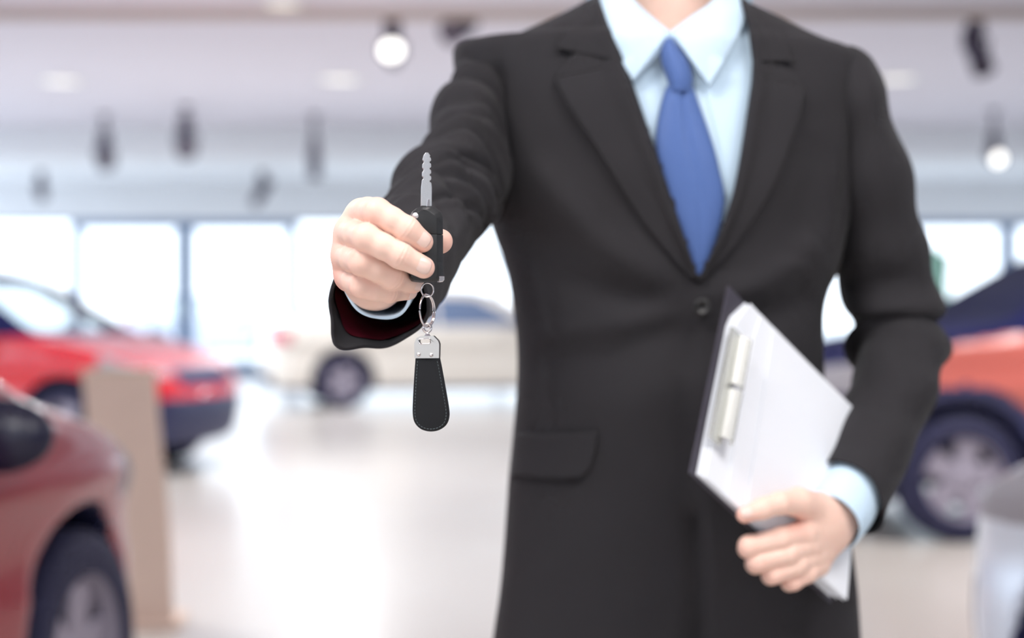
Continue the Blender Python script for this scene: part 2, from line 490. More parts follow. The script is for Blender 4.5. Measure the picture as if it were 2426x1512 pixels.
def shell(kind):
    if kind in SHELL: return SHELL[kind]
    q = CARSHAPE[kind]; L, Wd = q['L'], q['W']; h = .022
    G = grid((-L / 2 - .06, -Wd / 2 - .06, .1), (L / 2 + .06, Wd / 2 + .06, 1.72), h)
    X, Y, Z = G
    xs = X[:, 0, 0]; t = np.array(q['top'])
    zt = blur1(np.interp(xs, t[:, 0], t[:, 1]), 11).astype(np.float32)
    sl = np.gradient(zt, xs); cs = (1 / np.sqrt(1 + sl ** 2)).astype(np.float32)
    ft = (Z - zt[:, None, None]) * cs[:, None, None]
    e = np.abs(xs) / (L / 2)
    plan = (Wd / 2) * (1 - .30 * e ** 7)
    w = plan[:, None, None] - .42 * np.maximum(0, Z - q['belt']) - .10 * np.maximum(0, .42 - Z) + .018 * np.exp(-((Z - .78) / .05) ** 2) - .015 * np.exp(-((Z - .62) / .07) ** 2)
    fs = np.abs(Y) - w
    f = smax(ft, fs.astype(np.float32), .10)
    f = smax(f, q['zb'] - Z, .06)
    fe = np.abs(X) + .25 * Y * Y - L / 2 + .10 * np.maximum(0, Z - .6) + .18 * np.maximum(0, .45 - Z)
    f = smax(f, fe, .16)
    for xw in (q['xf'], q['xr']):
        cy = np.sqrt((X - xw) ** 2 + (Z - .335) ** 2) - .375
        f = smax(f, -np.maximum(cy, .58 - np.abs(Y)), .02)
    V, Q = surfnet(f, (X[0, 0, 0], Y[0, 0, 0], Z[0, 0, 0]), h)
    A = V[Q]; C = A.mean(1)
    N = np.cross(A[:, 2] - A[:, 0], A[:, 3] - A[:, 1]); N /= np.linalg.norm(N, axis=1)[:, None] + 1e-12
    SHELL[kind] = (V, Q, C, N, zt, xs)
    return SHELL[kind]

def biggest(Q, m):
    """keep only the largest connected patch of the chosen faces"""
    ids = np.flatnonzero(m)
    byv = {}
    for i in ids:
        for v in Q[i]: byv.setdefault(v, []).append(i)
    seen, best = set(), []
    for i in ids:
        if i in seen: continue
        st_, comp = [i], []
        seen.add(i)
        while st_:
            c = st_.pop(); comp.append(c)
            for v in Q[c]:
                for n in byv[v]:
                    if n not in seen: seen.add(n); st_.append(n)
        if len(comp) > len(best): best = comp
    r = np.zeros_like(m); r[best] = True
    return r

def sub(name, V, Q, m, mats, parent, off=0, N=None):
    if not m.any(): return None
    q = Q[m]; u, inv = np.unique(q, return_inverse=True)
    v = V[u].copy()
    return mk(name, v, inv.reshape(q.shape), mats, parent)

def car(kind, loc, rz, paint, label, glassm=None, roof=None, cladding=False, seats=True):
    q = CARSHAPE[kind]; V, Q, C, N, zt, xs = shell(kind); L, Wd = q['L'], q['W']
    glassm = glassm or M_cglass
    e = empty(kind if kind != 'hatch' else 'hatchback', loc, rz)
    x, y, z = C.T; nx, ny, nz = N.T; ay = np.abs(y)
    free = np.ones(len(Q), bool)
    def take(m, one=False):
        m = m & free
        if one and m.any(): m = biggest(Q, m)
        free[m] = False; return m
    for pi, poly in enumerate(q['side']):
        for sgn in (-1, 1):
            m = take(inpoly(x, z, poly) & (ny * sgn > .5) & (y * sgn > .3))
            sub('side_window', V, Q, m, glassm, e)
    wl = np.interp(x, [-L / 2, L / 2], [0, 0]) + (Wd / 2 - .42 * np.maximum(0, z - q['belt'])) - .13
    a, b = q['ws']; sub('windscreen', V, Q, take((x > a) & (x < b) & (nx > .15) & (nz > .2) & (ay < wl), True), glassm, e)
    a, b = q['rw']; sub('rear_window', V, Q, take((x > a) & (x < b) & (nx < -.15) & (nz > .1) & (ay < wl) & (z > q['belt'] + .1), True), glassm, e)
    hz = {'crossover': .82, 'hatch': .77}.get(kind, .68)
    for sgn in (-1, 1):
        sub('headlight', V, Q, take((x > L / 2 - .52) & (y * sgn > .46) & (z > hz - .07) & (z < hz + .07 + .06 * (L / 2 - x)) & (nz < .8) & ((nx > .2) | (ny * sgn > .3))), M_head, e)
        sub('tail_light', V, Q, take((x < -L / 2 + .32) & (y * sgn > .42) & (z > hz + .10) & (z < hz + .24) & ((nx < -.2) | (ny * sgn > .3))), M_tail, e)
    sub('grille', V, Q, take((x > L / 2 - .35) & (nx > .35) & (ay < .42) & (z > hz - .14) & (z < hz + .0)), M_black, e)
    sub('lower_grille', V, Q, take((x > L / 2 - .45) & (nx > .2) & (ay < .75) & (z > q['zb'] + .03) & (z < hz - .22)), M_black, e)
    sub('rear_valance', V, Q, take((x < -L / 2 + .4) & (nx < -.3) & (ay < .6) & (z < .42)), M_black, e)
    well = np.zeros(len(Q), bool)
    for xw in (q['xf'], q['xr']):
        rr = np.sqrt((x - xw) ** 2 + (z - .335) ** 2)
        well |= (rr < .385) & (z < .75)
        if cladding: well |= (rr < .47) & (ay > .5)
    sub('wheel_arch_liner', V, Q, take(well | (nz < -.7) | (z < (.42 if cladding else .27))), M_black, e)
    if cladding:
        sub('hood', V, Q, take((x > q['ws'][1] - .1) & (nz > .72)), roof, e)  # upward nose faces get the dark roof colour, sides keep the orange-red
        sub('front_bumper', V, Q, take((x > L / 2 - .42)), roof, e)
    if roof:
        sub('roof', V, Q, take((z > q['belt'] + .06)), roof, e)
    sub('body', V, Q, take(free.copy()), paint, e)
    for xw in (q['xf'], q['xr']):
        for sgn in (-1, 1): wheel(e, xw, sgn * (Wd / 2 - .115), sgn)
    pm = MATS.get('mirror_black') or mat('mirror_black', (24, 25, 54), .4, coat=.2)
    for sgn in (-1, 1):
        v, f = lathe([(.001, -.09), (.05, -.085), (.085, -.06), (.1, 0), (.1, .03), (.001, .035)], 20, 'x')
        v = [(-px_ * .75, py_ * 1.25, pz * .8) for px_, py_, pz in v]
        o = mk('door_mirror', v, f, pm, e, loc=(q['side'][1][-1][0] - .12, sgn * (Wd / 2 + .06), q['belt'] + (.06 if kind != 'hatch' else .0)))
        for hx in (-1.0 if kind != 'hatch' else -.85, .0):
            box('door_handle', hx - .09, hx + .09, sgn * (Wd / 2 - .004) - .014, sgn * (Wd / 2 - .004) + .014, .80, .825, M_chrome, e, .006)
    if seats:
        for sx in (.05, -.95):
            for sy in (-.38, .38):
                bm = bmesh.new()
                box_bm(sx - .25, sx + .25, sy - .25, sy + .25, .42, .56, .04, bm)
                box_bm(sx - .33, sx - .19, sy - .24, sy + .24, .52, 1.08, .05, bm)
                box_bm(sx - .32, sx - .22, sy - .13, sy + .13, 1.1, 1.25, .03, bm)
                bm_mk('seat', bm, M_seat, e, True)
        bm = box_bm(.75, 1.2, -.68, .68, .72, .93, .05); bm_mk('dashboard', bm, M_black, e, True)
        v, f = tube([(.62 + .06 * math.sin(a), .38 + .18 * math.cos(a), .92 + .17 * math.sin(a)) for a in np.linspace(0, 2 * PI, 24, endpoint=False)], .014, 8, True)
        mk('steering_wheel', v, f, M_black, e)
    tag(e, label, 'car', 'cars in the showroom')
    return e
def car_at(kind, wheelpos, which, side, deg, **k):
    """place the car so that one wheel stands at the given floor position"""
    q = CARSHAPE[kind]; a = math.radians(deg)
    lx, ly = q['xf'] if which == 'f' else q['xr'], side * (q['W'] / 2 - .115)
    wx = lx * math.cos(a) - ly * math.sin(a); wy = lx * math.sin(a) + ly * math.cos(a)
    return car(kind, (wheelpos[0] - wx, wheelpos[1] - wy, 0), a, **k)
def floor_at(px, D): return ((px - W / 2) * D / F, D)

M_red = mat('car_paint_red', (214, 24, 44), .25, coat=1, var=.04, vscale=3)
M_red2 = mat('car_paint_dark_red', (150, 20, 36), .35, coat=.35, var=.04, vscale=3)
M_orange = mat('car_side_orange_red', (192, 98, 88), .35, coat=.4, var=.04, vscale=3)
M_white = mat('car_paint_ivory', (232, 226, 216), .3, coat=1, var=.02, vscale=3)
M_silver = mat('car_paint_silver', (205, 212, 226), .3, .3, coat=1, var=.02, vscale=3)
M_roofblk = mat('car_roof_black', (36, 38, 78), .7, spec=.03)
car_at('hatch', floor_at(165, 12.3), 'f', -1, -15, paint=M_red, roof=M_roofblk, label='bright red car with a dark roof and front turned right, behind the tan stand')
car_at('hatch', floor_at(112, 4.35), 'f', -1, 81, paint=M_red2, label='dark red car at lower left corner with its front wheel in view')
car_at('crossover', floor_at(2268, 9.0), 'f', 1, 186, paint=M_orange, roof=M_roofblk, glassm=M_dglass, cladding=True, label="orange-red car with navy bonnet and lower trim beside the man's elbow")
car_at('coupe', floor_at(812, 20.6), 'r', -1, 13, paint=M_white, glassm=M_tglass, label='ivory white saloon car seen from behind in the far middle of the hall')
car('hatch', (2.69, 3.02, 0), math.radians(121), M_silver, 'silver white car at the lower right corner, only its nose in view')
pale = car('hatch', (-6.6, 39.0, 0), math.radians(8), M_silver, 'pale car parked outside beyond the glass doors', seats=False)

del pale['group']

# tan display stand
st = empty('display_stand', (P(325, 1480, 6.6).x, 6.6, 0), .10)
M_tan = mat('tan_board', (226, 200, 184), .6, var=.05, vscale=6)
poly = []
tw, bw = .135, .13
pl = crom([(-.08, .955), (-.055, .7), (-.02, .4), (0, .02)], 14)
rows = [(c + 0, z) for c, z in pl]
vs, fs = [], []
for c, z in rows:
    for dx, dy in ((-tw, -.02), (tw, -.02), (tw, .02), (-tw, .02)): vs.append((c + dx, dy + .10 * (z - .02) / .95, z))
for i in range(len(rows) - 1):
    for k in range(4): fs.append((i * 4 + k, (i + 1) * 4 + k, (i + 1) * 4 + (k + 1) % 4, i * 4 + (k + 1) % 4))
fs.append((0, 1, 2, 3)); fs.append(tuple(len(vs) - 4 + k for k in (3, 2, 1, 0)))
mk('panel', vs, fs, M_tan, st, smooth=False)
box('base_plate', -.17, .17, -.12, .22, 0, .02, M_tan, st, .004)
box('top_edge', -.08 - tw - .004, -.08 + tw + .004, .075, .125, .945, .962, mat('tan_trim', (205, 184, 164), .5), st, .003)
tag(st, 'narrow tan display stand leaning between the two red cars', 'stand')

# shrubs outside the window at right
M_leaf = mat('leaf_green', (96, 130, 112), .7, var=.2, vscale=4)
def shrub(px, D, h_, r, label):
    x, y = floor_at(px, D)
    e = empty('shrub', (x, y, -.03))
    G = grid((-r * 1.4, -r * 1.4, .1), (r * 1.4, r * 1.4, h_ * 1.15), .07)
    f = np.full(G[0].shape, 9., np.float32)
    for i in range(26):
        a = random.random() * 6.28; t = random.random(); rr = r * .6 * random.random() * (1.1 - t * .6)
        f = smin(f, ell(G, (rr * math.cos(a), rr * math.sin(a), .35 + t * (h_ - .5)), (r * .42, r * .42, r * .4)), .05)
    V, Q = surfnet(f, (G[0][0, 0, 0], G[1][0, 0, 0], G[2][0, 0, 0]), .07)
    V += np.random.normal(0, .025, V.shape)
    o = mk('foliage', V, Q, M_leaf, e, smooth=False)
    v, f = tube([(0, 0, 0), (.02, 0, .6)], .05); mk('trunk', v, f, mat('bark', (110, 95, 85), .9), e)
    tag(e, label, 'shrub')
shrub(2214, 33, 2.3, .55, "grey-green shrub outside the window right of the man's arm")

# ================================================================== THE MAN
def cloth_mat(name, rgb, rough, kind, sheen=0., scale=900, strength=.25):
    m = mat(name, rgb, rough, sheen=sheen, spec=.2)
    nt = m.node_tree; b = nt.nodes['Principled BSDF']
    tc = nt.nodes.new('ShaderNodeTexCoord')
    wv = nt.nodes.new('ShaderNodeTexWave'); wv.wave_type = 'BANDS'
    wv.bands_direction = 'Z' if kind == 'rib' else 'DIAGONAL'
    wv.inputs['Scale'].default_value = scale; wv.inputs['Distortion'].default_value = .3 if kind == 'rib' else 1.5
    nt.links.new(tc.outputs['Object'], wv.inputs['Vector'])
    bp = nt.nodes.new('ShaderNodeBump'); bp.inputs['Strength'].default_value = strength; bp.inputs['Distance'].default_value = .0008
    nt.links.new(wv.outputs['Fac'], bp.inputs['Height']); nt.links.new(bp.outputs[0], b.inputs['Normal'])
    if kind == 'rib':
        mx = nt.nodes.new('ShaderNodeMix'); mx.data_type = 'RGBA'
        c = lin(rgb)
        mx.inputs[6].default_value = (*[x * .80 for x in c], 1); mx.inputs[7].default_value = (*[min(1, x * 1.15) for x in c], 1)
        nt.links.new(wv.outputs['Fac'], mx.inputs[0]); nt.links.new(mx.outputs[2], b.inputs['Base Color'])
    return m
M_suit = cloth_mat('charcoal_suit_wool', (45, 43, 46), .8, 'weave', sheen=.05)
M_trous = cloth_mat('black_trouser_wool', (36, 34, 36), .85, 'weave', sheen=.15)
M_shirt = cloth_mat('light_blue_shirt_cotton', (206, 228, 246), .8, 'weave', scale=1500, strength=.1)
M_tie = cloth_mat('blue_ribbed_silk', (84, 110, 168), .42, 'rib', sheen=.1, scale=95, strength=.35)
M_lining = cloth_mat('burgundy_lining', (92, 18, 34), .45, 'weave')
M_button = mat('button_horn', (34, 32, 33), .35)
M_stitch = mat('suit_seam', (30, 28, 29), .9)
def skin_mat():
    m = bpy.data.materials.new('skin'); m.use_nodes = True
    nt = m.node_tree; b = nt.nodes['Principled BSDF']
    at = nt.nodes.new('ShaderNodeAttribute'); at.attribute_name = 'flush'
    mx = nt.nodes.new('ShaderNodeMix'); mx.data_type = 'RGBA'
    mx.inputs[6].default_value = (*lin((243, 206, 189)), 1); mx.inputs[7].default_value = (*lin((236, 162, 147)), 1)
    tc = nt.nodes.new('ShaderNodeTexCoord'); n = nt.nodes.new('ShaderNodeTexNoise'); n.inputs['Scale'].default_value = 70; n.inputs['Detail'].default_value = 5
    nt.links.new(tc.outputs['Object'], n.inputs['Vector'])
    ma = nt.nodes.new('ShaderNodeMath'); ma.operation = 'MULTIPLY_ADD'; ma.inputs[1].default_value = .35; ma.inputs[2].default_value = -.13
    nt.links.new(n.outputs['Fac'], ma.inputs[0])
    ad = nt.nodes.new('ShaderNodeMath'); ad.operation = 'ADD'; ad.use_clamp = True
    nt.links.new(ma.outputs[0], ad.inputs[0]); nt.links.new(at.outputs['Fac'], ad.inputs[1])
    nt.links.new(ad.outputs[0], mx.inputs[0]); nt.links.new(mx.outputs[2], b.inputs['Base Color'])
    b.inputs['Roughness'].default_value = .48; b.inputs['Specular IOR Level'].default_value = .4
    b.inputs['Subsurface Weight'].default_value = .12; b.inputs['Subsurface Radius'].default_value = (1, .35, .2); b.inputs['Subsurface Scale'].default_value = .004
    n2 = nt.nodes.new('ShaderNodeTexNoise'); n2.inputs['Scale'].default_value = 900; n2.inputs['Detail'].default_value = 4
    nt.links.new(tc.outputs['Object'], n2.inputs['Vector'])
    bp = nt.nodes.new('ShaderNodeBump'); bp.inputs['Strength'].default_value = .12; bp.inputs['Distance'].default_value = .0006
    nt.links.new(n2.outputs['Fac'], bp.inputs['Height']); nt.links.new(bp.outputs[0], b.inputs['Normal'])
    return m
M_skin = skin_mat()
M_nail = mat('finger_nail', (244, 204, 192), .28, coat=.4, sss=.2)

man = empty('person', (P(1600, 0, 2.0).x, 2.02, 0))
MANLOC = Vector(man.location)
def part(name, verts, faces, m, parent=None, smooth=True):
    """mesh in world coordinates, parented (parents keep the man's own origin)"""
    vs = [Vector(v) - MANLOC for v in verts]
    return mk(name, vs, faces, m, parent or man, smooth)

# ---- jacket torso: rings measured as left / right outline, front and back depth
ROWS = [  # Lx, Ly, Rx, Ry, front, back
    (1452, -62, 1722, -62, .050, .085), (1425, -28, 1745, -28, .060, .095), (1395, 0, 1772, 12, .072, .102),
    (1330, 37, 1832, 44, .085, .110), (1255, 72, 1900, 78, .094, .115), (1195, 95, 1958, 103, .100, .118),
    (1122, 100, 2008, 120, .105, .12), (1080, 114, 2040, 140, .108, .12), (1074, 150, 2050, 180, .112, .122),
    (1092, 250, 2045, 280, .122, .125), (1125, 380, 2030, 420, .128, .128), (1150, 490, 2003, 540, .126, .126),
    (1172, 560, 1980, 640, .121, .122), (1200, 640, 1958, 690, .116, .118), (1217, 740, 1946, 745, .110, .114),
    (1225, 830, 1946, 830, .108, .112), (1224, 920, 1950, 920, .109, .113), (1215, 1030, 1964, 1030, .112, .118),
    (1205, 1130, 1983, 1130, .115, .124), (1201, 1190, 1995, 1190, .116, .127), (1194, 1290, 2014, 1300, .117, .130),
    (1184, 1400, 2026, 1400, .117, .130), (1168, 1512, 2034, 1512, .117, .128), (1160, 1590, 2040, 1590, .117, .126)]
NR, NA = 190, 180
def torso_grid(inset=0.0, rows=ROWS, YC=2.0, n=2.5, nr=NR, na=NA):
    R = crom(rows, nr)
    vs = np.zeros((nr, na, 3))
    ph = np.linspace(0, 2 * PI, na, endpoint=False)
    for i, (lx, ly, rx, ry, f, b) in enumerate(R):
        A = np.array(P(lx, ly, YC)); B = np.array(P(rx, ry, YC)); c = (A + B) / 2; hv = (B - A) / 2
        L = np.linalg.norm(hv); hv = hv * (1 - inset / L)
        cc = np.sign(np.cos(ph)) * np.abs(np.cos(ph)) ** (2 / n); ss = np.sign(np.sin(ph)) * np.abs(np.sin(ph)) ** (2 / n)
        dep = np.where(ss > 0, f - inset, b - inset)
        vs[i] = c + cc[:, None] * hv
        vs[i, :, 1] += -ss * dep
    return vs
def grid_faces(nr, na, wrap=True, off=0):
    fs = []
    for i in range(nr - 1):
        for k in range(na if wrap else na - 1):
            k2 = (k + 1) % na
            fs.append((off + i * na + k, off + i * na + k2, off + (i + 1) * na + k2, off + (i + 1) * na + k))
    return fs
TG = torso_grid()
def to_px(p):
    p = np.asarray(p); return (p[..., 0] * F / p[..., 1] + W / 2, HZ - (p[..., 2] - CZ) * F / p[..., 1])
def seg_d(px, py, pts):
    """distance to a polyline and parameter along it"""
    best = np.full(np.shape(px), 1e9); sgn = np.zeros(np.shape(px)); par = np.zeros(np.shape(px))
    for i in range(len(pts) - 1):
        (x1, y1), (x2, y2) = pts[i], pts[i + 1]
        dx, dy = x2 - x1, y2 - y1; L2 = dx * dx + dy * dy
        t = np.clip(((px - x1) * dx + (py - y1) * dy) / L2, 0, 1)
        d = np.hypot(px - x1 - t * dx, py - y1 - t * dy)
        m = d < best; best = np.where(m, d, best); par = np.where(m, (i + t) / (len(pts) - 1), par)
    return best, par
# soft drape of the cloth (metres towards the viewer), laid along measured fold lines
FOLDS = [([(1230, 360), (1400, 560), (1610, 700)], 45, .006), ([(1190, 480), (1330, 660), (1600, 735)], 40, -.004),
         ([(1240, 800), (1430, 770), (1630, 735)], 32, .0035), ([(1240, 870), (1440, 850), (1640, 760)], 38, -.003),
         ([(1950, 560), (1850, 650), (1700, 720)], 40, .005), ([(1940, 690), (1830, 740), (1700, 745)], 34, -.0035),
         ([(1300, 960), (1450, 960), (1640, 900)], 60, .003), ([(1645, 760), (1650, 1100), (1640, 1512)], 10, -.0025),
         ([(1290, 620), (1310, 800), (1290, 1010)], 16, -.0022), ([(1175, 130), (1182, 300), (1172, 540)], 16, -.007),
         ([(2035, 160), (2010, 380), (1985, 600)], 12, -.004), ([(1960, 300), (1900, 520), (1880, 640)], 50, -.004)]
def drape(G):
    px, py = to_px(G)
    front = G[..., 1] < 2.0
    d = np.zeros(px.shape)
    for pts, w, a in FOLDS:
        q, t = seg_d(px, py, pts)
        d += 1.7 * a * np.exp(-(q / w) ** 2) * np.clip(np.sin(PI * np.clip(t, .03, .97)) * 2.2, 0, 1)
    d += .0012 * np.sin(px * .021 + py * .013) * np.sin(py * .017 - px * .006)
    # viewer's right front laps over the left one
    lap = 1 / (1 + np.exp(-(px - np.interp(py, [700, 1512], [1648, 1640])) / 3.0))
    d += .006 * lap * np.clip((py - 640) / 60, 0, 1) * np.exp(-np.maximum(0, px - 1660) / 160)
    # fronts part below the button
    cut = np.interp(py, [1180, 1300, 1512], [0, 1, 1])
    gap = np.interp(py, [1200, 1512], [2, 16])
    d -= .034 * cut * np.exp(-((px - np.interp(py, [1200, 1512], [1652, 1650])) / np.maximum(gap, 3)) ** 2)
    G = G.copy(); G[..., 1] -= np.where(front, d, 0)
    return G
TGD = drape(TG)
bvh = BVHTree.FromPolygons([Vector(v) for v in TGD.reshape(-1, 3)], grid_faces(NR, NA))
EYE = Vector((0, 0, CZ))
def ray(px, py, tree=None):
    d = (P(px, py, 1.0) - EYE).normalized()
    h = (tree or bvh).ray_cast(EYE, d)
    return h[0]
def onsurf(px, py, off, tree=None):
    """point on the chest seen at a measured position, lifted off the cloth by off (m)"""
    h = ray(px, py, tree)
    if h is None: return P(px, py, 1.97 - off)
    d = (h - EYE); return EYE + d * (1 - off / d.y)

VEE = [(1395, -120), (1420, 0), (1500, 190), (1560, 350), (1640, 600), (1657, 668), (1675, 600), (1745, 440), (1785, 230), (1768, 0), (1760, -120)]
pxv, pyv = to_px(TGD)
allf = grid_faces(NR, NA)
cv = TGD.reshape(-1, 3)
fc = np.array([cv[list(f)].mean(0) for f in allf]); fpx, fpy = to_px(fc)
cutm = inpoly(fpx, fpy, [(1382, -140), (1408, 0), (1486, 190), (1546, 350), (1626, 600), (1657, 655), (1690, 600), (1760, 440), (1800, 230), (1784, 0), (1776, -140)]) & (fc[:, 1] < 2.0)
jacket = part('jacket', cv, [f for f, c in zip(allf, cutm) if not c], M_suit)
jacket['label'] = 'charcoal single-breasted suit jacket'
sm = jacket.modifiers.new('thick', 'SOLIDIFY'); sm.thickness = .003; sm.offset = -1

def patch(name, inner, outer, m, parent, prof, n=60, k=14, tree=None, thick=.002, base=0.0):
    """cloth strip between two measured edges, lying on the chest; prof(s, t) = lift in metres"""
    A, B = crom(inner, n), crom(outer, n)
    vs = []
    for i in range(n):
        s = i / (n - 1)
        for j in range(k):
            t = j / (k - 1)
            x, y = A[i] * (1 - t) + B[i] * t
            vs.append(onsurf(x, y, base + prof(s, t), tree))
    o = part(name, vs, [f[::-1] for f in grid_faces(n, k, False)], m, parent)
    if thick:
        q = o.modifiers.new('thick', 'SOLIDIFY'); q.thickness = thick; q.offset = 0
    return o
# lapels: inner edge is the roll line beside the shirt, outer edge free
def lap_prof(s, t): return .004 + .008 * math.exp(-((t - .12) / .16) ** 2) * (1 - .4 * s) + .0045 * t * math.sin(PI * min(1, s * 1.2 + .1)) - .006 * max(0, .06 - t) / .06
patch('lapel', [(1480, 150), (1497, 196), (1548, 345), (1606, 520), (1652, 660)],
      [(1312, 188), (1345, 252), (1425, 372), (1520, 520), (1640, 664)], M_suit, jacket, lap_prof)
patch('lapel', [(1783, 170), (1777, 225), (1742, 440), (1700, 570), (1656, 664)],
      [(1906, 212), (1898, 270), (1838, 430), (1762, 555), (1662, 668)], M_suit, jacket, lap_prof)
# collar of the jacket, from the notch round the neck
patch('collar', [(1408, -50), (1420, 0), (1442, 60), (1478, 146)], [(1410, -30), (1376, 24), (1342, 62), (1318, 114)], M_suit, jacket,
      lambda s, t: .005 + (.011 - .006 * s) * math.exp(-((t - .15) / .2) ** 2) + .002 * t - .004 * max(0, .06 - t) / .06)
patch('collar', [(1750, -50), (1756, 0), (1772, 60), (1784, 146)], [(1746, -30), (1796, 32), (1842, 78), (1880, 146)], M_suit, jacket,
      lambda s, t: .005 + (.011 - .006 * s) * math.exp(-((t - .15) / .2) ** 2) + .002 * t - .004 * max(0, .06 - t) / .06)
# upper lapel wings between notch and roll line
patch('lapel_wing', [(1474, 138), (1476, 142), (1480, 150)], [(1364, 124), (1338, 152), (1312, 188)], M_suit, jacket, lambda s, t: lap_prof(0, t), n=10)
patch('lapel_wing', [(1784, 138), (1784, 150), (1783, 170)], [(1858, 158), (1882, 182), (1906, 212)], M_suit, jacket, lambda s, t: lap_prof(0, t), n=10)
# back of the collar (a standing band behind the neck)
nk = P(1586, -60, 2.0)
vs = []
for i in range(25):
    a = PI * (-.08 + 1.16 * i / 24)
    for r, z in ((.086, -.055), (.080, -.02), (.074, .012), (.068, .016), (.066, .0)):
        vs.append((nk.x + r * 1.02 * math.cos(a), 2.005 + r * math.sin(a) * 1.05, nk.z + z))
o = part('collar_band', vs, grid_faces(25, 5, False), M_suit, jacket)
# pocket flap and breast welt
patch('pocket_flap', [(1220, 1024), (1300, 1026), (1414, 1022)], [(1208, 1130), (1300, 1136), (1372, 1134)], M_suit, jacket, lambda s, t: .0035 + .0035 * t, n=30, k=10)
patch('pocket_flap', [(1372, 1024), (1394, 1022), (1414, 1022)], [(1371, 1134), (1396, 1112), (1410, 1060)], M_suit, jacket, lambda s, t: .0036 + .0035 * t, n=12, k=10)
#patch('breast_welt', [(1852, 420), (1905, 402), (1958, 390)], [(1856, 452), (1908, 436), (1960, 424)], M_suit, jacket, lambda s, t: .002, n=20, k=5)
def button(px, py, r, parent, off=.006):
    p = onsurf(px, py, off) - MANLOC
    v, f = lathe([(.0003, -.0006), (r * .55, -.0008), (r * .7, -.0022), (r, -.0022), (r * 1.05, 0), (r, .002), (.0003, .002)], 28, 'y')
    o = mk('button', v, f, M_button, parent, loc=p)
    for dx in (-1, 1):
        for dz in (-1, 1):
            v, f = lathe([(.0002, -.0013), (.0009, -.0013), (.0009, .0), (.0002, 0)], 8, 'y')
            mk('thread_hole', [(a + dx * r * .22, b_, c + dz * r * .22) for a, b_, c in v], f, M_stitch, o)
bt = []
button(1664, 728, .0088, jacket, .010); 

# ---- shirt front, shirt collar, tie
shirt_rows = [(r[0], r[1], r[2], r[3], r[4] - .004, r[5] - .01) for r in ROWS[:15]]
SG = torso_grid(.010, shirt_rows, nr=110, na=140)
SG[..., 1] -= 0.0
sbvh = BVHTree.FromPolygons([Vector(v) for v in SG.reshape(-1, 3)], grid_faces(110, 140))
sv = SG.reshape(-1, 3); sf = grid_faces(110, 140)
sc_ = np.array([sv[list(f)].mean(0) for f in sf]); sx, sy = to_px(sc_)
keep = inpoly(sx, sy, [(1350, 20), (1440, 20), (1470, 40), (1588, 112), (1705, 40), (1735, 20), (1780, 20), (1830, 20), (1860, 260), (1800, 520), (1690, 720), (1610, 700), (1500, 480), (1380, 260)]) & (sc_[:, 1] < 2.0)
shirt = part('shirt', sv, [f for f, c in zip(sf, keep) if c], M_shirt)
shirt['label'] = 'light blue cotton dress shirt'
def leaf(inner, outer, lift):
    return patch('collar_leaf', inner, outer, M_shirt, shirt, lift, n=26, k=18, tree=sbvh, thick=.0025)
leaf([(1452, -62), (1506, 5), (1550, 46), (1587, 76)], [(1380, -30), (1425, 90), (1468, 152), (1500, 192)],
     lambda s, t: .013 + .012 * math.sin(PI * min(1, t * .9 + .1)) * (1 - .5 * s) + .004 * (1 - t))
leaf([(1500, 192), (1530, 160), (1560, 125), (1587, 92)], [(1468, 152), (1520, 110), (1560, 92), (1587, 76)],
     lambda s, t: .0135 + .006 * math.sin(PI * t * .5) )
leaf([(1740, -62), (1686, 5), (1634, 42), (1589, 76)], [(1792, -30), (1750, 80), (1716, 146), (1680, 204)],
     lambda s, t: .013 + .012 * math.sin(PI * min(1, t * .9 + .1)) * (1 - .5 * s) + .004 * (1 - t))
leaf([(1680, 204), (1655, 165), (1624, 122), (1589, 92)], [(1716, 146), (1660, 110), (1620, 90), (1589, 76)],
     lambda s, t: .0135 + .006 * math.sin(PI * t * .5))
# collar stand round the neck
vs = []
cn = P(1588, 30, 1.985)
for i in range(49):
    a = PI * (-.22 + 1.44 * i / 48)
    for r, z in ((.068, -.03), (.066, .0), (.062, .02 + .012 * (1 + math.sin(a)))):
        vs.append((cn.x + r * 1.05 * math.cos(a), 1.992 + r * math.sin(a), cn.z + z - .028 * max(0, -math.sin(a))))
part('collar_stand', vs, grid_faces(49, 3, False), M_shirt, shirt)
# placket edge and one shirt button beside the tie
patch('placket', [(1630, 210), (1660, 330), (1690, 480)], [(1668, 210), (1700, 330), (1722, 470)], M_shirt, shirt, lambda s, t: .0015, n=24, k=5, tree=sbvh)

tieL = [(1580, 205), (1566, 250), (1554, 330), (1562, 400), (1586, 490), (1620, 580), (1650, 660)]
tieR = [(1640, 205), (1656, 250), (1684, 330), (1703, 400), (1716, 480), (1694, 580), (1662, 660)]
tie = patch('tie', tieL, tieR, M_tie, man, lambda s, t: .007 + .011 * (1 - (2 * t - 1) ** 2) ** .5 * (1 - .5 * s) + .003 * math.exp(-((t - .62 + .1 * s) / .07) ** 2) * -1 * (1 - s), n=70, k=30, tree=sbvh)
tie['label'] = 'blue ribbed silk necktie'
patch('knot', [(1578, 92), (1566, 118), (1568, 150), (1582, 190), (1588, 216)], [(1592, 92), (1612, 118), (1632, 150), (1640, 186), (1636, 216)], M_tie, tie,
      lambda s, t: .010 + .019 * (max(0, 1 - (2 * t - 1) ** 2)) ** .5 * (.55 + .45 * math.sin(PI * min(1, s * .8 + .2))), n=40, k=24, tree=sbvh)

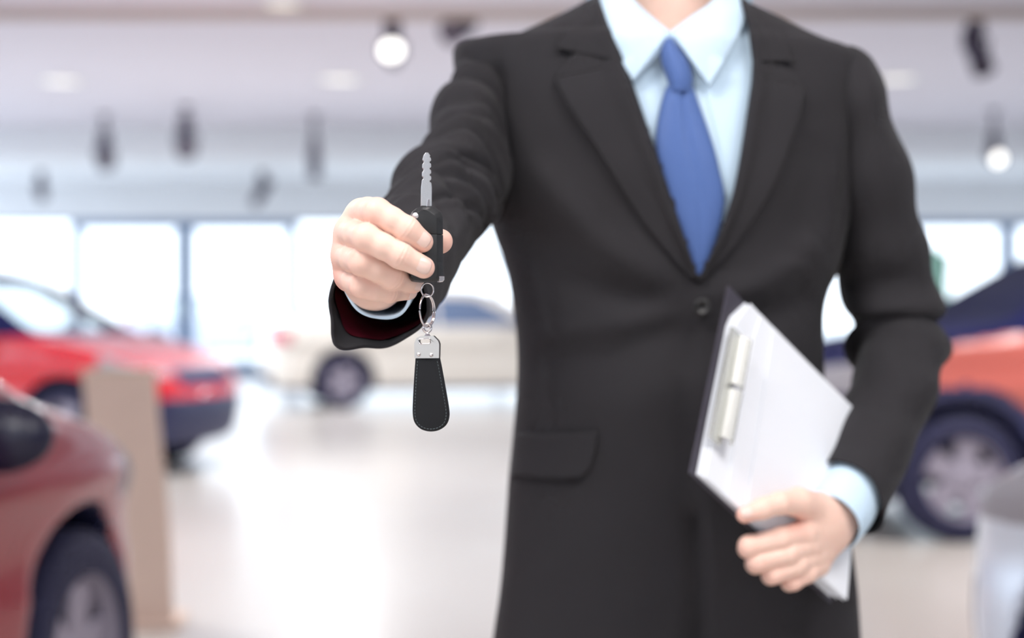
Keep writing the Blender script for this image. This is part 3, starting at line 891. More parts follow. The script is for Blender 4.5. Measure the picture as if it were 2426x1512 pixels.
# ---- sleeves -------------------------------------------------------------
def frames(C, ref):
    n = len(C); T = np.gradient(C, axis=0); T /= np.linalg.norm(T, axis=1)[:, None]
    S = np.cross(T, ref); S /= np.linalg.norm(S, axis=1)[:, None]
    U = np.cross(S, T)
    return T, S, U
def sleeve(name, st, ref, n, na, m, parent, disp, endcap=None):
    """st: (px, py, depth, radius across, radius along U); disp(s, phi) -> metres"""
    rows = [(*P(a, b, d), r1, r2) for a, b, d, r1, r2 in st]
    R = crom(rows, n); C = R[:, :3]
    T, S, U = frames(C, np.array(ref, float))
    ph = np.linspace(0, 2 * PI, na, endpoint=False)
    s = np.linspace(0, 1, n)
    ss, pp = np.meshgrid(s, ph, indexing='ij')
    d = disp(ss, pp)
    V = C[:, None] + S[:, None] * ((R[:, 3:4] + d) * np.cos(ph))[..., None] + U[:, None] * ((R[:, 4:5] + d) * np.sin(ph))[..., None]
    if endcap is not None: V = V + T[:, None] * endcap(ss, pp)[..., None]
    o = part(name, V.reshape(-1, 3), grid_faces(n, na), m, parent)
    return o, (C, T, S, U, R, V)
def ridge(x): # rounded crests, narrow valleys
    return 1 - np.abs(np.sin(x)) * 1.6 + .3
# raised right arm: folds run across it, deepest at the inside of the elbow
def disp_r(s, p):
    a = np.interp(s, [0, .12, .3, .45, .62, .8, .95, 1], [0, .007, .014, .016, .013, .009, .004, .0])
    w = s * 70 + 1.1 * np.sin(p + .8) + .5 * np.sin(2 * p - 1) + .6 * np.sin(s * 23 + p * 2) + .8 * np.sin(s * 9 - 1.3 * np.sin(2 * p) + 1) * np.sin(p + 2)
    d = a * (.25 + .5 * np.clip(np.sin(p), 0, 1)) * (.5 * np.sin(w) + .12 * np.sin(w * .53 + 1.3 * np.sin(p * 1.0 - .7)) - .35 * np.exp(-((np.sin(w * .5 + .6)) / .22) ** 2))
    d *= .72 + .45 * np.sin(2 * p + 13 * s + .6)
    # sharp creases fanning out from the armpit across the upper arm
    fan = np.clip((p - .6) / 3.2, 0, 1)
    win_ = np.clip((p - .1) / .5, 0, 1) * np.clip((4.6 - p) / .7, 0, 1)
    for q_, (s0, dep, wid) in enumerate(((.27, .008, .011), (.345, .011, .010), (.40, .007, .009), (.46, .012, .011), (.525, .009, .009), (.585, .012, .011), (.65, .008, .010), (.71, .009, .010), (.79, .006, .010))):
        line = .25 + (s0 - .25) * (1 - .5 * fan) + .012 * np.sin(1.7 * p + q_ * 2.1)
        d -= dep * np.exp(-((s - line) / wid) ** 2) * win_ * (.7 + .3 * np.sin(2.3 * p + 1.9 * q_))
        d += .45 * dep * np.exp(-((s - line - .019) / .012) ** 2) * win_
    d += .0015 * np.sin(5 * p + 9 * s)
    d += .010 * np.clip((s - .82) / .18, 0, 1) ** 2 * np.exp(-(np.angle(np.exp(1j * (p - PI * 1.74))) / .30) ** 2)
    return d
SR = [(1200, 240, 2.06, .030, .060), (1165, 262, 2.035, .046, .078), (1138, 300, 1.97, .038, .083), (1120, 350, 1.91, .039, .079), (1086, 430, 1.81, .042, .064),
      (1036, 500, 1.72, .043, .057), (992, 567, 1.63, .045, .051), (945, 632, 1.53, .047, .0475), (916, 676, 1.46, .0425, .043), (899, 704, 1.425, .040, .041)]
def end_r(s, p):
    # slit corner at the lower outside of the cuff
    return np.clip((s - .86) / .14, 0, 1) ** 2 * (.018 * np.exp(-((np.angle(np.exp(1j * (p - PI * 1.74)))) / .35) ** 2))
EMPT = np.zeros
slR, dR = sleeve('sleeve', SR, (0, 0, 1), 340, 130, M_suit, jacket, disp_r, end_r)
# hanging left arm with the bent elbow
def disp_l(s, p):
    a = np.interp(s, [0, .1, .3, .45, .6, .68, .8, 1], [0, .0015, .004, .006, .009, .006, .004, .0])
    w = s * 52 + 1.6 * np.sin(p - .6) + .7 * np.sin(2 * p + 11 * s) + .4 * np.sin(s * 19 + 2 * p)
    d = a * (.6 * np.sin(w) + .4 * np.sin(.6 * w + 2 * np.sin(p)))
    d -= .019 * np.exp(-((s - .605 - .012 * np.sin(p + .5)) / .014) ** 2) * (.75 + .25 * np.cos(p))
    d += .004 * np.exp(-((s - .64) / .02) ** 2) + .0012 * np.sin(4 * p + 8 * s)
    return d
SL = [(1978, 150, 2.01, .018, .03), (1992, 172, 2.005, .036, .055), (2004, 220, 2.0, .042, .075), (2022, 310, 2.0, .0435, .082), (2047, 430, 2.005, .050, .078), (2072, 545, 2.015, .0525, .072),
      (2095, 645, 2.025, .0535, .067), (2116, 735, 2.03, .0525, .063), (2127, 800, 2.025, .0545, .061), (2130, 862, 2.0, .0485, .057), (2112, 940, 1.965, .0475, .054), (2076, 1024, 1.93, .0455, .050),
      (2040, 1108, 1.89, .0425, .0455), (2012, 1178, 1.858, .0405, .042)]
def end_l(s, p): return np.clip((s - .9) / .1, 0, 1) ** 2 * .016 * np.cos(p)
slL, dL = sleeve('sleeve', SL, (0, 1, 0), 220, 110, M_suit, jacket, disp_l, end_l)
# inside of the two cuffs: turned-in cloth, then lining
def inner_tube(name, data, m, depth0, depth1, shrink, parent):
    C, T, S, U, R, V = data
    end = V[-1]; c = end.mean(0); t = T[-1]
    vs = []
    n = end.shape[0]; K = 10
    step = np.linalg.norm(C[-1] - C[-2])
    for i in range(K):
        q = depth0 + (depth1 - depth0) * i / (K - 1)
        row = V[max(0, len(V) - 1 - int(round(max(0, q) / step)))]; rc_ = row.mean(0)
        vs += list(rc_ + (row - rc_) * (1 - shrink) + (t * .0005 if q < 0 else 0))
    return part(name, vs, [f[::-1] for f in grid_faces(K, n)], m, parent)
for dd, sl_ in ((dR, slR), (dL, slL)):
    inner_tube('cuff_turn', dd, M_suit, -.0005, .016, .03, jacket)
    inner_tube('sleeve_lining', dd, M_lining, .014, .060, .06, jacket)
    # rounded cuff edge
    e = dd[5][-1]; v, f = tube([Vector(p) for p in e], .0016, 6, True); part('cuff_edge', v, f, M_suit, jacket)
# sleeve buttons on the hanging arm are turned away; shirt cuffs show at both wrists
def cuff(st, ref, parent, wob):
    o, d = sleeve('shirt_cuff', st, ref, 30, 72, M_shirt, parent, lambda s, p: wob * np.sin(3 * p + 1) + wob * .7 * np.sin(5 * p) * s)
    q = o.modifiers.new('thick', 'SOLIDIFY'); q.thickness = .0025; q.offset = 0
    return d
cuff([(930, 636, 1.50, .0275, .0285), (910, 658, 1.44, .0285, .029), (899, 670, 1.408, .0285, .0285)], (0, 0, 1), shirt, .0012)
cuff([(2030, 1140, 1.88, .033, .035), (1996, 1196, 1.852, .0345, .036), (1966, 1236, 1.832, .034, .036)], (0, 1, 0), shirt, .0006)

# ---- hands ----------------------------------------------------------------
def hand(fingers, extra, h, ksm, flush_pts):
    """fingers: list of [(point, radius), ...] chains from palm to tip; extra: palm cones"""
    allp = [p for ch in fingers for p, r in ch] + [p for c in extra for p in c[:2]]
    lo = [min(p[i] for p in allp) - .03 for i in range(3)]; hi = [max(p[i] for p in allp) + .03 for i in range(3)]
    G = grid(lo, hi, h)
    palm = np.full(G[0].shape, 1., np.float32)
    for a, b, r1, r2 in extra: palm = smin(palm, cone(G, a, b, r1, r2), .012)
    fs = []
    for ch in fingers:
        f = None
        for (a, r1), (b, r2) in zip(ch[:-1], ch[1:]):
            c = cone(G, a, b, r1, r2)
            # joints are a little thicker than the shafts between them
            f = c if f is None else smin(f, c, .004)
        fs.append(f)
    out = palm
    un = fs[0]
    for f in fs[1:]: un = smin(un, f, .0006)
    out = smin(palm, un, ksm)
    V, Q = surfnet(out, (G[0][0, 0, 0], G[1][0, 0, 0], G[2][0, 0, 0]), h)
    # creases of skin over the finger joints
    for ch in fingers:
        for ji, amp in ((2, .00030), (4, .00026)):
            if ji >= len(ch) - 0 or len(ch) < 6: continue
            c0 = np.array(ch[ji][0]); ax = np.array(ch[min(ji + 1, len(ch) - 1)][0] - ch[ji - 1][0]); ax /= np.linalg.norm(ax)
            q = V - c0; al = q @ ax; dist = np.linalg.norm(q, axis=1)
            m = (dist < .0135) & (V[:, 1] < c0[1] - .002)
            V[m, 1] += amp * (np.cos(al[m] * 2 * PI / .0031) + 0) * np.exp(-(al[m] / .0036) ** 2)
    fl = np.zeros(len(V))
    for p, r in flush_pts: fl = np.maximum(fl, np.exp(-(np.linalg.norm(V - np.array(p), axis=1) / r) ** 2))
    return V, Q, fl
def chain(*pts): return [(P(a, b, d), r) for a, b, d, r in pts]
# right hand, closed on the key: (px, py, depth, radius)
R_idx = chain((858, 508, 1.350, .0120), (872, 502, 1.322, .0105), (893, 503, 1.297, .0103), (928, 521, 1.294, .0090), (963, 544, 1.2945, .0095), (1001, 573, 1.2995, .0080))
R_mid = chain((830, 552, 1.350, .0120), (846, 556, 1.320, .0105), (868, 563, 1.293, .0103), (908, 584, 1.291, .0091), (947, 605, 1.292, .0095), (1004, 634, 1.2985, .0082))
R_rng = chain((822, 608, 1.352, .0115), (836, 613, 1.324, .0100), (856, 621, 1.299, .0098), (893, 638, 1.302, .0087), (930, 655, 1.309, .0095), (980, 671, 1.333, .0077))
R_pky = chain((828, 658, 1.358, .0108), (840, 667, 1.333, .0092), (858, 677, 1.311, .0090), (888, 686, 1.313, .0080), (920, 691, 1.319, .0080), (968, 690, 1.339, .0068))
R_thb = chain((905, 650, 1.405, .0170), (945, 615, 1.385, .0140), (985, 590, 1.364, .0118), (1020, 574, 1.350, .0110), (1043, 572, 1.3425, .0096))
wr = P(890, 676, 1.43)
R_palm = [(P(858, 510, 1.352), P(886, 640, 1.42), .0125, .019), (P(830, 552, 1.352), P(882, 660, 1.42), .0125, .019), (P(822, 604, 1.354), P(880, 668, 1.42), .0118, .017),
          (P(830, 652, 1.360), P(886, 674, 1.42), .012, .016), (P(882, 652, 1.42), P(905, 650, 1.50), .021, .0235), (P(896, 668, 1.42), P(912, 660, 1.50), .018, .0225),
          (P(868, 560, 1.37), P(900, 640, 1.40), .014, .018)]
flR = [(c[2][0], .009) for c in (R_idx, R_mid, R_rng, R_pky)] + [(c[4][0], .007) for c in (R_idx, R_mid, R_rng, R_pky)] + [(c[5][0], .008) for c in (R_idx, R_mid, R_rng, R_pky)] + [(R_thb[-1][0], .012), (P(800, 660, 1.36), .02)]
Vr, Qr, Fr = hand([R_idx, R_mid, R_rng, R_pky, R_thb], R_palm, .0010, .004, flR)
# left hand round the edge of the clipboard
L_thb = chain((1946, 1212, 1.822, .0190), (1892, 1190, 1.792, .0150), (1848, 1192, 1.772, .0112), (1808, 1204, 1.763, .0106), (1764, 1220, 1.760, .0084))
L_idx = chain((1905, 1262, 1.800, .0130), (1850, 1276, 1.782, .0112), (1775, 1294, 1.775, .0108), (1772, 1300, 1.80, .0100), (1800, 1290, 1.826, .0085))
L_mid = chain((1914, 1292, 1.806, .0130), (1868, 1310, 1.785, .0112), (1796, 1330, 1.778, .0108), (1790, 1336, 1.806, .0100), (1824, 1326, 1.834, .0085))
L_rng = chain((1926, 1320, 1.814, .0122), (1890, 1338, 1.792, .0106), (1834, 1360, 1.786, .0100), (1826, 1364, 1.812, .0092), (1856, 1354, 1.842, .008))
L_pky = chain((1938, 1340, 1.822, .0112), (1914, 1358, 1.802, .0095), (1880, 1378, 1.797, .0088), (1870, 1382, 1.82, .008), (1894, 1376, 1.846, .007))
L_palm = [(P(1905, 1262, 1.802), P(1952, 1228, 1.826), .0128, .018), (P(1914, 1292, 1.808), P(1958, 1240, 1.83), .0128, .018), (P(1926, 1318, 1.816), P(1966, 1252, 1.835), .012, .017),
          (P(1938, 1338, 1.824), P(1974, 1262, 1.838), .011, .017), (P(1946, 1212, 1.822), P(1985, 1205, 1.845), .019, .022), (P(1958, 1240, 1.83), P(2010, 1178, 1.868), .022, .024), (P(1972, 1260, 1.838), P(2022, 1190, 1.872), .017, .022)]
flL = [(c[2][0], .010) for c in (L_idx, L_mid, L_rng, L_pky)] + [(L_thb[-1][0], .012), (P(1880, 1235, 1.79), .014)]
Vl, Ql, Fl = hand([L_idx, L_mid, L_rng, L_pky, L_thb], L_palm, .0015, .006, flL)

# ---- head, neck and the body inside the clothes
hx, hy, hz = P(1588, 0, 2.0).x, 1.985, 1.70
G = grid((hx - .14, hy - .17, 1.34), (hx + .14, hy + .16, 1.87), .0045)
f = ell(G, (hx, hy + .02, hz + .035), (.076, .098, .108))
f = smin(f, ell(G, (hx, hy - .025, hz - .055), (.058, .070, .068)), .035)
f = smin(f, ell(G, (hx, hy - .075, hz - .095), (.022, .02, .016)), .02)                 # chin
f = smin(f, cone(G, (hx, hy - .085, hz + .035), (hx, hy - .112, hz - .012), .008, .013), .012)   # nose
f = smin(f, ell(G, (hx, hy - .088, hz - .048), (.022, .010, .006)), .006)               # lips
f = smin(f, ell(G, (hx, hy - .088, hz - .058), (.019, .010, .006)), .006)
for sgn in (-1, 1):
    f = smax(f, -ell(G, (hx + sgn * .033, hy - .095, hz + .022), (.017, .016, .011)), .012)      # eye sockets
    f = smin(f, ell(G, (hx + sgn * .033, hy - .072, hz + .022), (.014, .014, .012)), .004)
    f = smin(f, ell(G, (hx + sgn * .033, hy - .080, hz + .043), (.022, .012, .006)), .008)       # brows
    f = smin(f, ell(G, (hx + sgn * .080, hy + .015, hz + .005), (.010, .018, .032)), .008)       # ears
f = smin(f, cone(G, (hx, hy + .018, hz - .06), (hx, hy + .015, 1.42), .056, .060), .03)
f = smin(f, cone(G, (hx, hy + .02, 1.46), (hx, hy + .01, 1.38), .060, .085), .03)
Vh, Qh = surfnet(f, (G[0][0, 0, 0], G[1][0, 0, 0], G[2][0, 0, 0]), .0045)
Fh = np.exp(-((Vh[:, 1] - (hy - .09)) / .02) ** 2) * .5
sR, eR, wR = P(1135, 305, 1.985), P(1027, 500, 1.715), P(905, 655, 1.47)
sL, eL, wL = P(1995, 250, 2.01), P(2125, 800, 2.03), P(2012, 1180, 1.865)
cx = MANLOC.x
G = grid((-.16, 1.43, .06), (.56, 2.16, 1.47), .012)
f = ell(G, (cx, 2.0, 1.27), (.155, .085, .19))
f = smin(f, ell(G, (cx, 2.0, 1.02), (.125, .075, .17)), .05)
f = smin(f, ell(G, (cx + .005, 2.0, .86), (.15, .085, .13)), .05)
f = smin(f, cone(G, (cx, 2.0, 1.40), (cx, 2.0, 1.30), .06, .10), .04)
for s_, e_, w_ in ((sR, eR, wR), (sL, eL, wL)):
    f = smin(f, cone(G, (cx + (s_.x - cx) * .5, 2.02, s_.z - .03), (s_.x, s_.y + .02, s_.z), .055, .036), .02)
    f = smin(f, smin(cone(G, s_, e_, .036, .032), cone(G, e_, w_, .032, .024), .02), .02)
for sgn in (-1, 1):
    f = smin(f, cone(G, (cx + sgn * .08, 2.0, .84), (cx + sgn * .095, 2.0, .48), .075, .05), .03)
    f = smin(f, cone(G, (cx + sgn * .095, 2.0, .48), (cx + sgn * .10, 2.02, .10), .05, .035), .02)
Vb, Qb = surfnet(f, (G[0][0, 0, 0], G[1][0, 0, 0], G[2][0, 0, 0]), .012)
n1, n2, n3 = len(Vr), len(Vl), len(Vh)
BV = np.vstack([Vr, Vl, Vh, Vb]); BQ = np.vstack([Qr, Ql + n1, Qh + n1 + n2, Qb + n1 + n2 + n3])
body = part('body', BV, BQ, M_skin)
at = body.data.attributes.new('flush', 'FLOAT', 'POINT')
at.data.foreach_set('value', np.concatenate([Fr * .55, Fl * .55, Fh, np.zeros(len(Vb))]).astype(np.float32))
# hair
G = grid((hx - .13, hy - .15, hz - .09), (hx + .13, hy + .16, hz + .18), .005)
f = ell(G, (hx, hy + .024, hz + .045), (.084, .106, .115))
f = smax(f, -ell(G, (hx, hy - .10, hz - .02), (.075, .09, .105)), .015)
f = np.maximum(f, -(G[2] - (hz - .05 + .0 * G[0])))
f += .002 * np.sin(G[0] * 300) * np.sin(G[1] * 120 + G[2] * 60)
Vx, Qx = surfnet(f, (G[0][0, 0, 0], G[1][0, 0, 0], G[2][0, 0, 0]), .005)
part('hair', Vx, Qx, mat('brown_hair', (70, 48, 34), .6, bump=.4, bscale=500))
for sgn in (-1, 1):
    v, f_ = lathe([(.0003, -.012), (.006, -.0105), (.0105, -.006), (.012, 0), (.006, .0105), (.0003, .012)], 16, 'y')
    e = part('eye', [(hx + sgn * .033 + a, hy - .076 + b_, hz + .022 + c) for a, b_, c in v], f_, mat('eye_white', (240, 240, 238), .2), body)
    v, f_ = lathe([(.0003, -.0128), (.004, -.0118), (.0048, -.0108), (.0003, -.0105)], 16, 'y')

# ---- nails
def nail(dip, tip, r, L=.0108, ang=44, back=.0055, dors=(0, -1, 0)):
    dip, tip = Vector(dip), Vector(tip); ax = (tip - dip).normalized(); dn = Vector(dors)
    dn = (dn - ax * dn.dot(ax)).normalized(); sd = ax.cross(dn)
    vs, n, k = [], 11, 9
    for i in range(n):
        u = i / (n - 1) * 2 - 1
        for j in range(k):
            w_ = j / (k - 1) * 2 - 1
            a = math.radians(ang) * w_
            # rounded outline: pull the corners in
            l = (u * (1 - .16 * abs(w_) ** 3)) * L / 2
            taper = 1 - .16 * max(0, u) ** 2 - .10 * max(0, -u) ** 2
            a *= taper
            x_end = max(0, l + 0.002)
            rr = r + .0001 + .0003 * (1 - u * u) - 40 * max(0, l - .001) ** 2
            vs.append(tip + ax * (l - .0022) + dn * rr * math.cos(a) + sd * rr * math.sin(a))
    o = part('nail', vs, grid_faces(n, k, False), M_nail, body)
    q = o.modifiers.new('thick', 'SOLIDIFY'); q.thickness = .0006; q.offset = 0
def nl(ch, **k): nail(ch[-2][0], ch[-1][0], ch[-1][1], **k)
nl(R_idx, dors=(.25, -1, .15)); nl(R_mid, dors=(.2, -1, .1)); nl(R_rng, dors=(.75, -.7, -.1), L=.011); nl(R_pky, dors=(.75, -.7, -.2), L=.009); nl(R_thb, dors=(-.35, 1, .1))
nl(L_thb, dors=(-.1, -1, .55), L=.013)

# ---- trousers and shoes
G = grid((cx - .30, 1.78, .04), (cx + .30, 2.22, .99), .010)
f = ell(G, (cx + .005, 2.0, .88), (.172, .100, .13))
for sgn in (-1, 1):
    f = smin(f, cone(G, (cx + sgn * .085, 2.0, .82), (cx + sgn * .10, 2.0, .46), .092, .075), .02)
    f = smin(f, cone(G, (cx + sgn * .10, 2.0, .46), (cx + sgn * .105, 2.02, .08), .075, .070), .02)
f = np.maximum(f, .055 - G[2])
f += .003 * np.sin(G[2] * 60 + 8 * G[0]) * np.exp(-((G[2] - .12) / .1) ** 2)
Vt, Qt = surfnet(f, (G[0][0, 0, 0], G[1][0, 0, 0], G[2][0, 0, 0]), .010)
part('trousers', Vt, Qt, M_trous)
for sgn in (-1, 1):
    G = grid((cx + sgn * .105 - .07, 1.78, -.012), (cx + sgn * .105 + .07, 2.14, .14), .006)
    fx = cx + sgn * .105
    f = cone(G, (fx, 2.07, .05), (fx, 1.99, .05), .038, .042)
    f = smin(f, cone(G, (fx, 1.97, .045), (fx + sgn * .008, 1.86, .028), .044, .036), .02)
    f = smin(f, cone(G, (fx, 2.04, .05), (fx, 2.03, .12), .04, .042), .02)
    f = np.maximum(f, .002 - G[2])
    V_, Q_ = surfnet(f, (G[0][0, 0, 0], G[1][0, 0, 0], G[2][0, 0, 0]), .006)
    sh = part('shoe', V_, Q_, mat('black_shoe_leather', (22, 20, 20), .25, coat=.4))
man['label'] = 'man in charcoal suit and blue tie holding out a key and carrying a clipboard'
man['category'] = 'person'

# ---- clipboard with papers, held against the hip
CA, CB, CC, CD = P(1722, 678, 1.80), P(1630, 1122, 1.735), P(1966, 1430, 1.868), P(1986, 962, 1.925)
def bp(u, v, off=0.0):
    """u along the long side (0 at the clip), v from upper to lower edge"""
    p = (CA * (1 - u) + CD * u) * (1 - v) + (CB * (1 - u) + CC * u) * v
    nrm = ((CD - CA).cross(CB - CA)).normalized()
    if nrm.y > 0: nrm = -nrm
    return p + nrm * off
cb = empty('clipboard', (CC.x, CC.y, CC.z))
CBL = Vector(cb.location)
def sheet(name, us, vsr, off, thick, m, parent, n=22, k=16, curve=None, skew=0):
    a = []
    for side in (0, 1):
        for i in range(n):
            for j in range(k):
                u = us[0] + (us[1] - us[0]) * i / (n - 1); v = vsr[0] + (vsr[1] - vsr[0]) * j / (k - 1)
                uu, vv = u + skew * max(0, 1 - v / .16) * (1 - (u - us[0]) / (us[1] - us[0])), v
                o_ = off + (thick if side else 0) + (curve(u, v) if curve else 0)
                a.append(bp(uu, vv, o_) - CBL)
    fs = grid_faces(n, k, False) + [f[::-1] for f in grid_faces(n, k, False, n * k)]
    per = [i * k for i in range(n)] + [(n - 1) * k + j for j in range(1, k)] + [i * k + k - 1 for i in range(n - 2, -1, -1)] + [j for j in range(k - 2, 0, -1)]
    for i in range(len(per)):
        a1, b1 = per[i], per[(i + 1) % len(per)]
        fs.append((a1, b1, b1 + n * k, a1 + n * k))
    bm = bmesh.new()
    me = mesh_data(name, a, fs, m, False)
    bm.from_mesh(me); bmesh.ops.recalc_face_normals(bm, faces=bm.faces); bm.to_mesh(me); bm.free()
    return obj(name, me, parent)
M_board = mat('clipboard_dark_vinyl', (62, 58, 68), .45)
M_paper = mat('white_paper', (244, 246, 252), .75)
sheet('board', (0, 1), (0, 1), 0, .003, M_board, cb)
for i in range(6):
    e = i * .004
    sheet('paper_sheet', ((.03, .035, .045, .06, .19, .31)[i], 1.0 - .006 * (5 - i)), (.004 + (i % 3) * .006, .985 - (i % 2) * .008), .0034 + .0018 * i, .0011, M_paper, cb, skew=(.10, .10, .09, .08, .03, .0)[i],
          curve=lambda u, v, i=i: (.003 + .0024 * i) * max(0, (u - .15)) ** 1.5 * (.6 + .4 * math.sin(3 * v)))
M_clip = mat('clip_pale_metal', (228, 228, 222), .25, .6)
sheet('clip_bar', (.012, .075), (.22, .80), .013, .004, M_clip, cb, 6, 10)
for va, vb in ((.24, .49), (.52, .77)):
    sheet('clip_lever', (.055, .125), (va, vb), .018, .003, M_clip, cb, 8, 8, curve=lambda u, v: .008 * math.sin(PI * min(1, max(0, (u - .055) / .07))))
tag(cb, 'dark clipboard with white papers held in the hand against the hip', 'clipboard')

# ================================================================== KEY AND KEY RING
M_blade = mat('key_steel', (196, 196, 198), .42, 1, bump=.15, bscale=900)
M_fob = mat('key_black_plastic', (34, 35, 37), .45, bump=.12, bscale=6000)
M_nickel = mat('polished_nickel', (222, 216, 216), .14, 1)
M_leather = mat('black_leather', (20, 20, 23), .5, spec=.3, bump=.15, bscale=4500)
M_thread = mat('dark_thread', (78, 86, 88), .8)
KD = 1.315
ko = P(1012, 580, KD)
key = empty('car_key', ko, math.radians(9)); key.rotation_euler = (0, math.radians(1.8), math.radians(9))
s = KD / F
def kp(px, py): return ((px - 1012) * s, -(py - 580) * s)
FOBPX = ((969, 516), (975, 503), (985, 494), (998, 490), (1015, 489), (1029, 492), (1041, 500), (1047, 512), (1049, 560), (1051, 620), (1053, 655), (1050, 663), (1030, 667), (1000, 670), (978, 668), (971, 660), (969, 600))
body_poly = [kp(*q) for q in FOBPX]
up = [q for q in body_poly if q[1] > kp(0, 556)[1]]
lowp = [q for q in body_poly if q[1] <= kp(0, 556)[1]]
upper = [kp(969, 554)] + [kp(*q) for q in ((969, 516), (975, 503), (985, 494), (998, 490), (1015, 489), (1029, 492), (1041, 500), (1047, 512), (1048.5, 554))]
lower = [kp(*q) for q in ((1048.6, 555.5), (1050, 600), (1053, 655), (1050, 663), (1030, 667), (1000, 670), (978, 668), (971, 660), (969, 600), (969, 555.5))]
def fob_half(zcut, up_):
    b = bmesh.new()
    def inset(q, k):
        x_, y_ = q
        x_ += (-17 if x_ > 1012 else 3) * k
        y_ += (9 * (1 if y_ < 505 else .5) if y_ < 520 else (-3 if y_ > 650 else 0)) * k
        return kp(x_, y_)
    rings = [[b.verts.new((*[(c_[0], yy_, c_[1])][0],)) for c_ in (inset(q, k) for q in FOBPX)] for yy_, k in ((-.0068, 1), (-.0012, 0), (.0055, 0), (.0068, .25))]
    nn = len(FOBPX)
    for r0, r1 in zip(rings[:-1], rings[1:]):
        for i in range(nn): b.faces.new((r0[i], r0[(i + 1) % nn], r1[(i + 1) % nn], r1[i]))
    b.faces.new(rings[0]); b.faces.new(rings[-1][::-1])
    bmesh.ops.recalc_face_normals(b, faces=b.faces)
    g = list(b.verts) + list(b.edges) + list(b.faces)
    r = bmesh.ops.bisect_plane(b, geom=g, plane_co=(0, 0, zcut), plane_no=(0, 0, 1), clear_inner=up_, clear_outer=not up_)
    bmesh.ops.holes_fill(b, edges=[e for e in b.edges if e.is_boundary], sides=0)
    ed = [e for e in b.edges if len(e.link_faces) == 2 and e.calc_face_angle(0) > .3]
    bmesh.ops.bevel(b, geom=ed, offset=.00035, segments=2, affect='EDGES', profile=.5)
    return b
bm_mk('fob_cap', fob_half(kp(0, 554.6)[1], True), M_fob, key, True)
fb = bm_mk('fob_body', fob_half(kp(0, 555.6)[1], False), M_fob, key, True)
for o_ in key.children:
    o_.modifiers.new('es', 'EDGE_SPLIT').split_angle = math.radians(40)
# blade with cut teeth on both edges
L_, R_ = [], []
def saw(y):  # tooth depth
    return 2.6 * abs(math.sin((y - 372) / 11.5 * PI / 2.0))
ys = np.linspace(489, 362, 64)
for y in ys:
    w_ = np.interp(y, [362, 368, 378, 430, 444, 489], [3.0, 7.5, 10, 11, 12.6, 12.8])
    cxk = np.interp(y, [362, 489], [1004.5, 1007])
    cut = 4.2 * max(0, math.sin((y - 366) * .42)) if 372 < y < 438 else 0
    cut2 = 3.0 * max(0, math.sin((y - 380) * .33)) if 372 < y < 430 else 0
    R_.append(kp(cxk + w_ - cut, y)); L_.append(kp(cxk - w_ + cut2, y))
poly = [kp(*q) for q in ()] + L_[::-1][0:0] + R_ + L_[::-1]
bl = bm_mk('blade', prism(poly, -.0014, .0014, .0003, 1), M_blade, key)
#bm_mk('blade_groove', prism([kp(1004.5, 486), kp(1008.5, 486), kp(1006.0, 385), kp(1003.5, 385)], -.00145, -.0012), mat('key_groove', (150, 150, 154), .35, 1), bl)
bm_mk('blade_stop', prism([kp(1007, 490), kp(1015, 490), kp(1014, 472), kp(1009, 472)], -.0022, .001, .0003, 1), M_nickel, bl)
v, f = lathe([(.0001, -.0012), (.0019, -.001), (.0027, 0), (.0028, .0015), (.0001, .0015)], 20, 'y')
x, z = kp(981, 514); mk('release_button', v, f, mat('satin_steel', (225, 225, 228), .45, .8), key, loc=(x, -.0058, z))
bm_mk('metal_corner', prism([kp(1040, 654), kp(1053.6, 654), kp(1053.8, 662), kp(1050, 667), kp(1041, 668)], -.0052, .0045, .0004, 1), M_nickel, key)
for yb in (585, 622):
    v, f = lathe([(.0001, -.0008), (.0045, -.0006), (.0052, .0005), (.0001, .0005)], 24, 'y')
    x, z = kp(1000, yb); mk('fob_pushbutton', v, f, mat('key_rubber', (44, 45, 48), .7), key, loc=(x, -.0066, z))
def ring(name, c, rx, rz, r, yaw, tilt, m, parent, n=40):
    pts = []
    for i in range(n):
        a = 2 * PI * i / n
        q = Vector((rx * math.cos(a), 0, rz * math.sin(a)))
        q.rotate(Matrix.Rotation(tilt, 3, 'Y')); q.rotate(Matrix.Rotation(yaw, 3, 'Z'))
        pts.append(Vector(c) + q)
    v, f = tube(pts, r, 10, True)
    return mk(name, v, f, m, parent)
x, z = kp(1016, 687); ring('key_loop', (x, 0, z), .0049, .0052, .00062, .25, 0, M_nickel, key)
tag(key, 'black flip car key with steel blade held up between the fingers', 'key')

kc = empty('key_chain', P(1016, 850, KD)); kc.rotation_euler = (0, math.radians(-1.5), math.radians(-6))
def cp(px, py): return ((px - 1016) * s, -(py - 850) * s)
x, z = cp(1013.5, 736)
ring('split_ring', (x, 0, z), .0120, .0122, .00062, math.radians(74), 0, M_nickel, kc, 56)
ring('split_ring', (x + .0006, .0010, z), .0117, .0119, .00058, math.radians(70), 0, M_nickel, kc, 56)
x, z = cp(1014, 777); ring('swivel_eye', (x, 0, z), .0030, .0030, .0010, .5, 0, M_nickel, kc)
v, f = lathe([(.0001, -.0028), (.0022, -.0028), (.0024, -.0015), (.0013, 0), (.0013, .002), (.0001, .002)], 18)
x, z = cp(1014, 791); mk('swivel_pin', v, f, M_nickel, kc, loc=(x, 0, z))
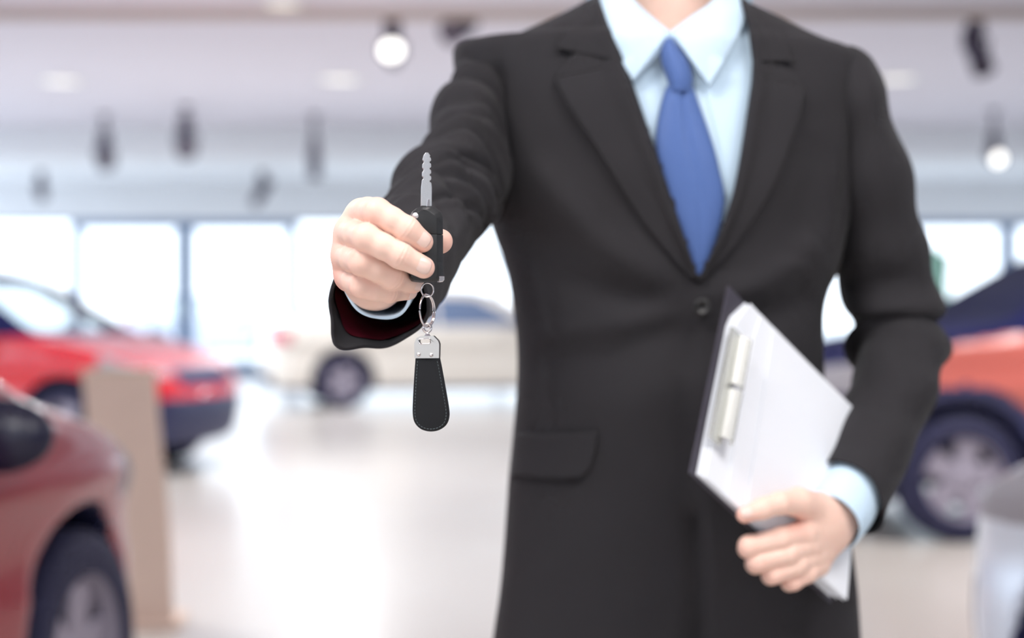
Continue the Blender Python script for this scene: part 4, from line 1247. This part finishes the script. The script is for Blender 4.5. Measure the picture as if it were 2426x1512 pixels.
# metal clasp with a slot
plate = [cp(*q) for q in ((984, 848), (984, 812), (990, 800), (999, 796), (1030, 796), (1041, 808), (1043.5, 816), (1042, 849))]
slot = [cp(*q) for q in ((996, 803), (1021, 802), (1023, 805), (1023, 812), (1020, 814.5), (998, 814.5), (995, 811), (995, 805))]
def ringprism(outer, inner, y0, y1):
    """plate with a hole: strips between matched outlines"""
    def res(poly, n):
        p = np.array(poly + poly[:1]); d = np.r_[0, np.cumsum(np.hypot(*np.diff(p, axis=0).T))]
        t = np.linspace(0, d[-1], n, endpoint=False); return np.c_[np.interp(t, d, p[:, 0]), np.interp(t, d, p[:, 1])]
    n = 96; O = res(outer, n); I = res(inner, n)
    ci = I.mean(0)
    def byang(Q): 
        a = np.arctan2(Q[:, 1] - ci[1], Q[:, 0] - ci[0]); return Q[np.argsort(a)]
    O, I = byang(O), byang(I)
    vs, fs = [], []
    for q, y in ((O, y0), (I, y0), (I, y1), (O, y1)):
        vs += [(a, y, b) for a, b in q]
    for lay in range(4):
        l2 = (lay + 1) % 4
        for i in range(n):
            j = (i + 1) % n
            fs.append((lay * n + i, lay * n + j, l2 * n + j, l2 * n + i))
    bm = bmesh.new(); me = mesh_data('x', vs, fs, None, False); bm.from_mesh(me); bmesh.ops.recalc_face_normals(bm, faces=bm.faces)
    return bm
M_satin = mat('satin_nickel', (205, 197, 190), .3, 1)
cl = bm_mk('clasp', ringprism(plate, slot, -.0042, .0042), M_satin, kc)
ring_pts = [(a, -.0043, b) for a, b in slot]
v, f = tube(ring_pts, .0005, 6, True); mk('slot_rim', v, f, M_nickel, cl)
for q in ((994, 839), (1024, 841)):
    v, f = lathe([(.0001, -.0016), (.0009, -.0014), (.0015, -.0006), (.0016, .0004), (.0001, .0004)], 16, 'y')
    x, z = cp(*q); mk('rivet', v, f, M_nickel, cl, loc=(x, -.0043, z))
# leather strap
lr = [(985, 848), (980, 900), (976, 950), (975, 980), (979, 1000), (992, 1015), (1012, 1022), (1035, 1020), (1053, 1008), (1061, 988), (1060, 962), (1053, 915), (1046, 870), (1042, 848)]
lp = crom(lr, 60)
strap = bm_mk('leather_strap', prism([cp(*q) for q in lp], -.0031, .0031, .0010, 3), M_leather, kc, True)
strap.modifiers.new('es', 'EDGE_SPLIT').split_angle = math.radians(50)
# stitches, inset from the rim
cen = np.array([1017, 930]); inn = []
tan = np.gradient(lp, axis=0); tan /= np.linalg.norm(tan, axis=1)[:, None]
nrm = np.c_[tan[:, 1], -tan[:, 0]]
sgn = np.sign(((cen - lp) * nrm).sum(1)); nrm *= sgn[:, None]
inn = lp + nrm * 6.0
d = np.r_[0, np.cumsum(np.hypot(*np.diff(inn, axis=0).T))]
st_m = None
t = 6.0
while t < d[-1] - 6:
    p = np.array([np.interp(t, d, inn[:, i]) for i in (0, 1)]); q = np.array([np.interp(t + 4.2, d, inn[:, i]) for i in (0, 1)])
    a, b = cp(*p), cp(*q)
    v, f = tube([(a[0], -.0030, a[1]), ((a[0] + b[0]) / 2, -.0034, (a[1] + b[1]) / 2), (b[0], -.0030, b[1])], .00032, 5)
    mk('stitch', v, f, M_thread, strap)
    t += 7.6
tag(kc, 'black stitched leather key fob hanging on a steel split ring below the key', 'key chain')
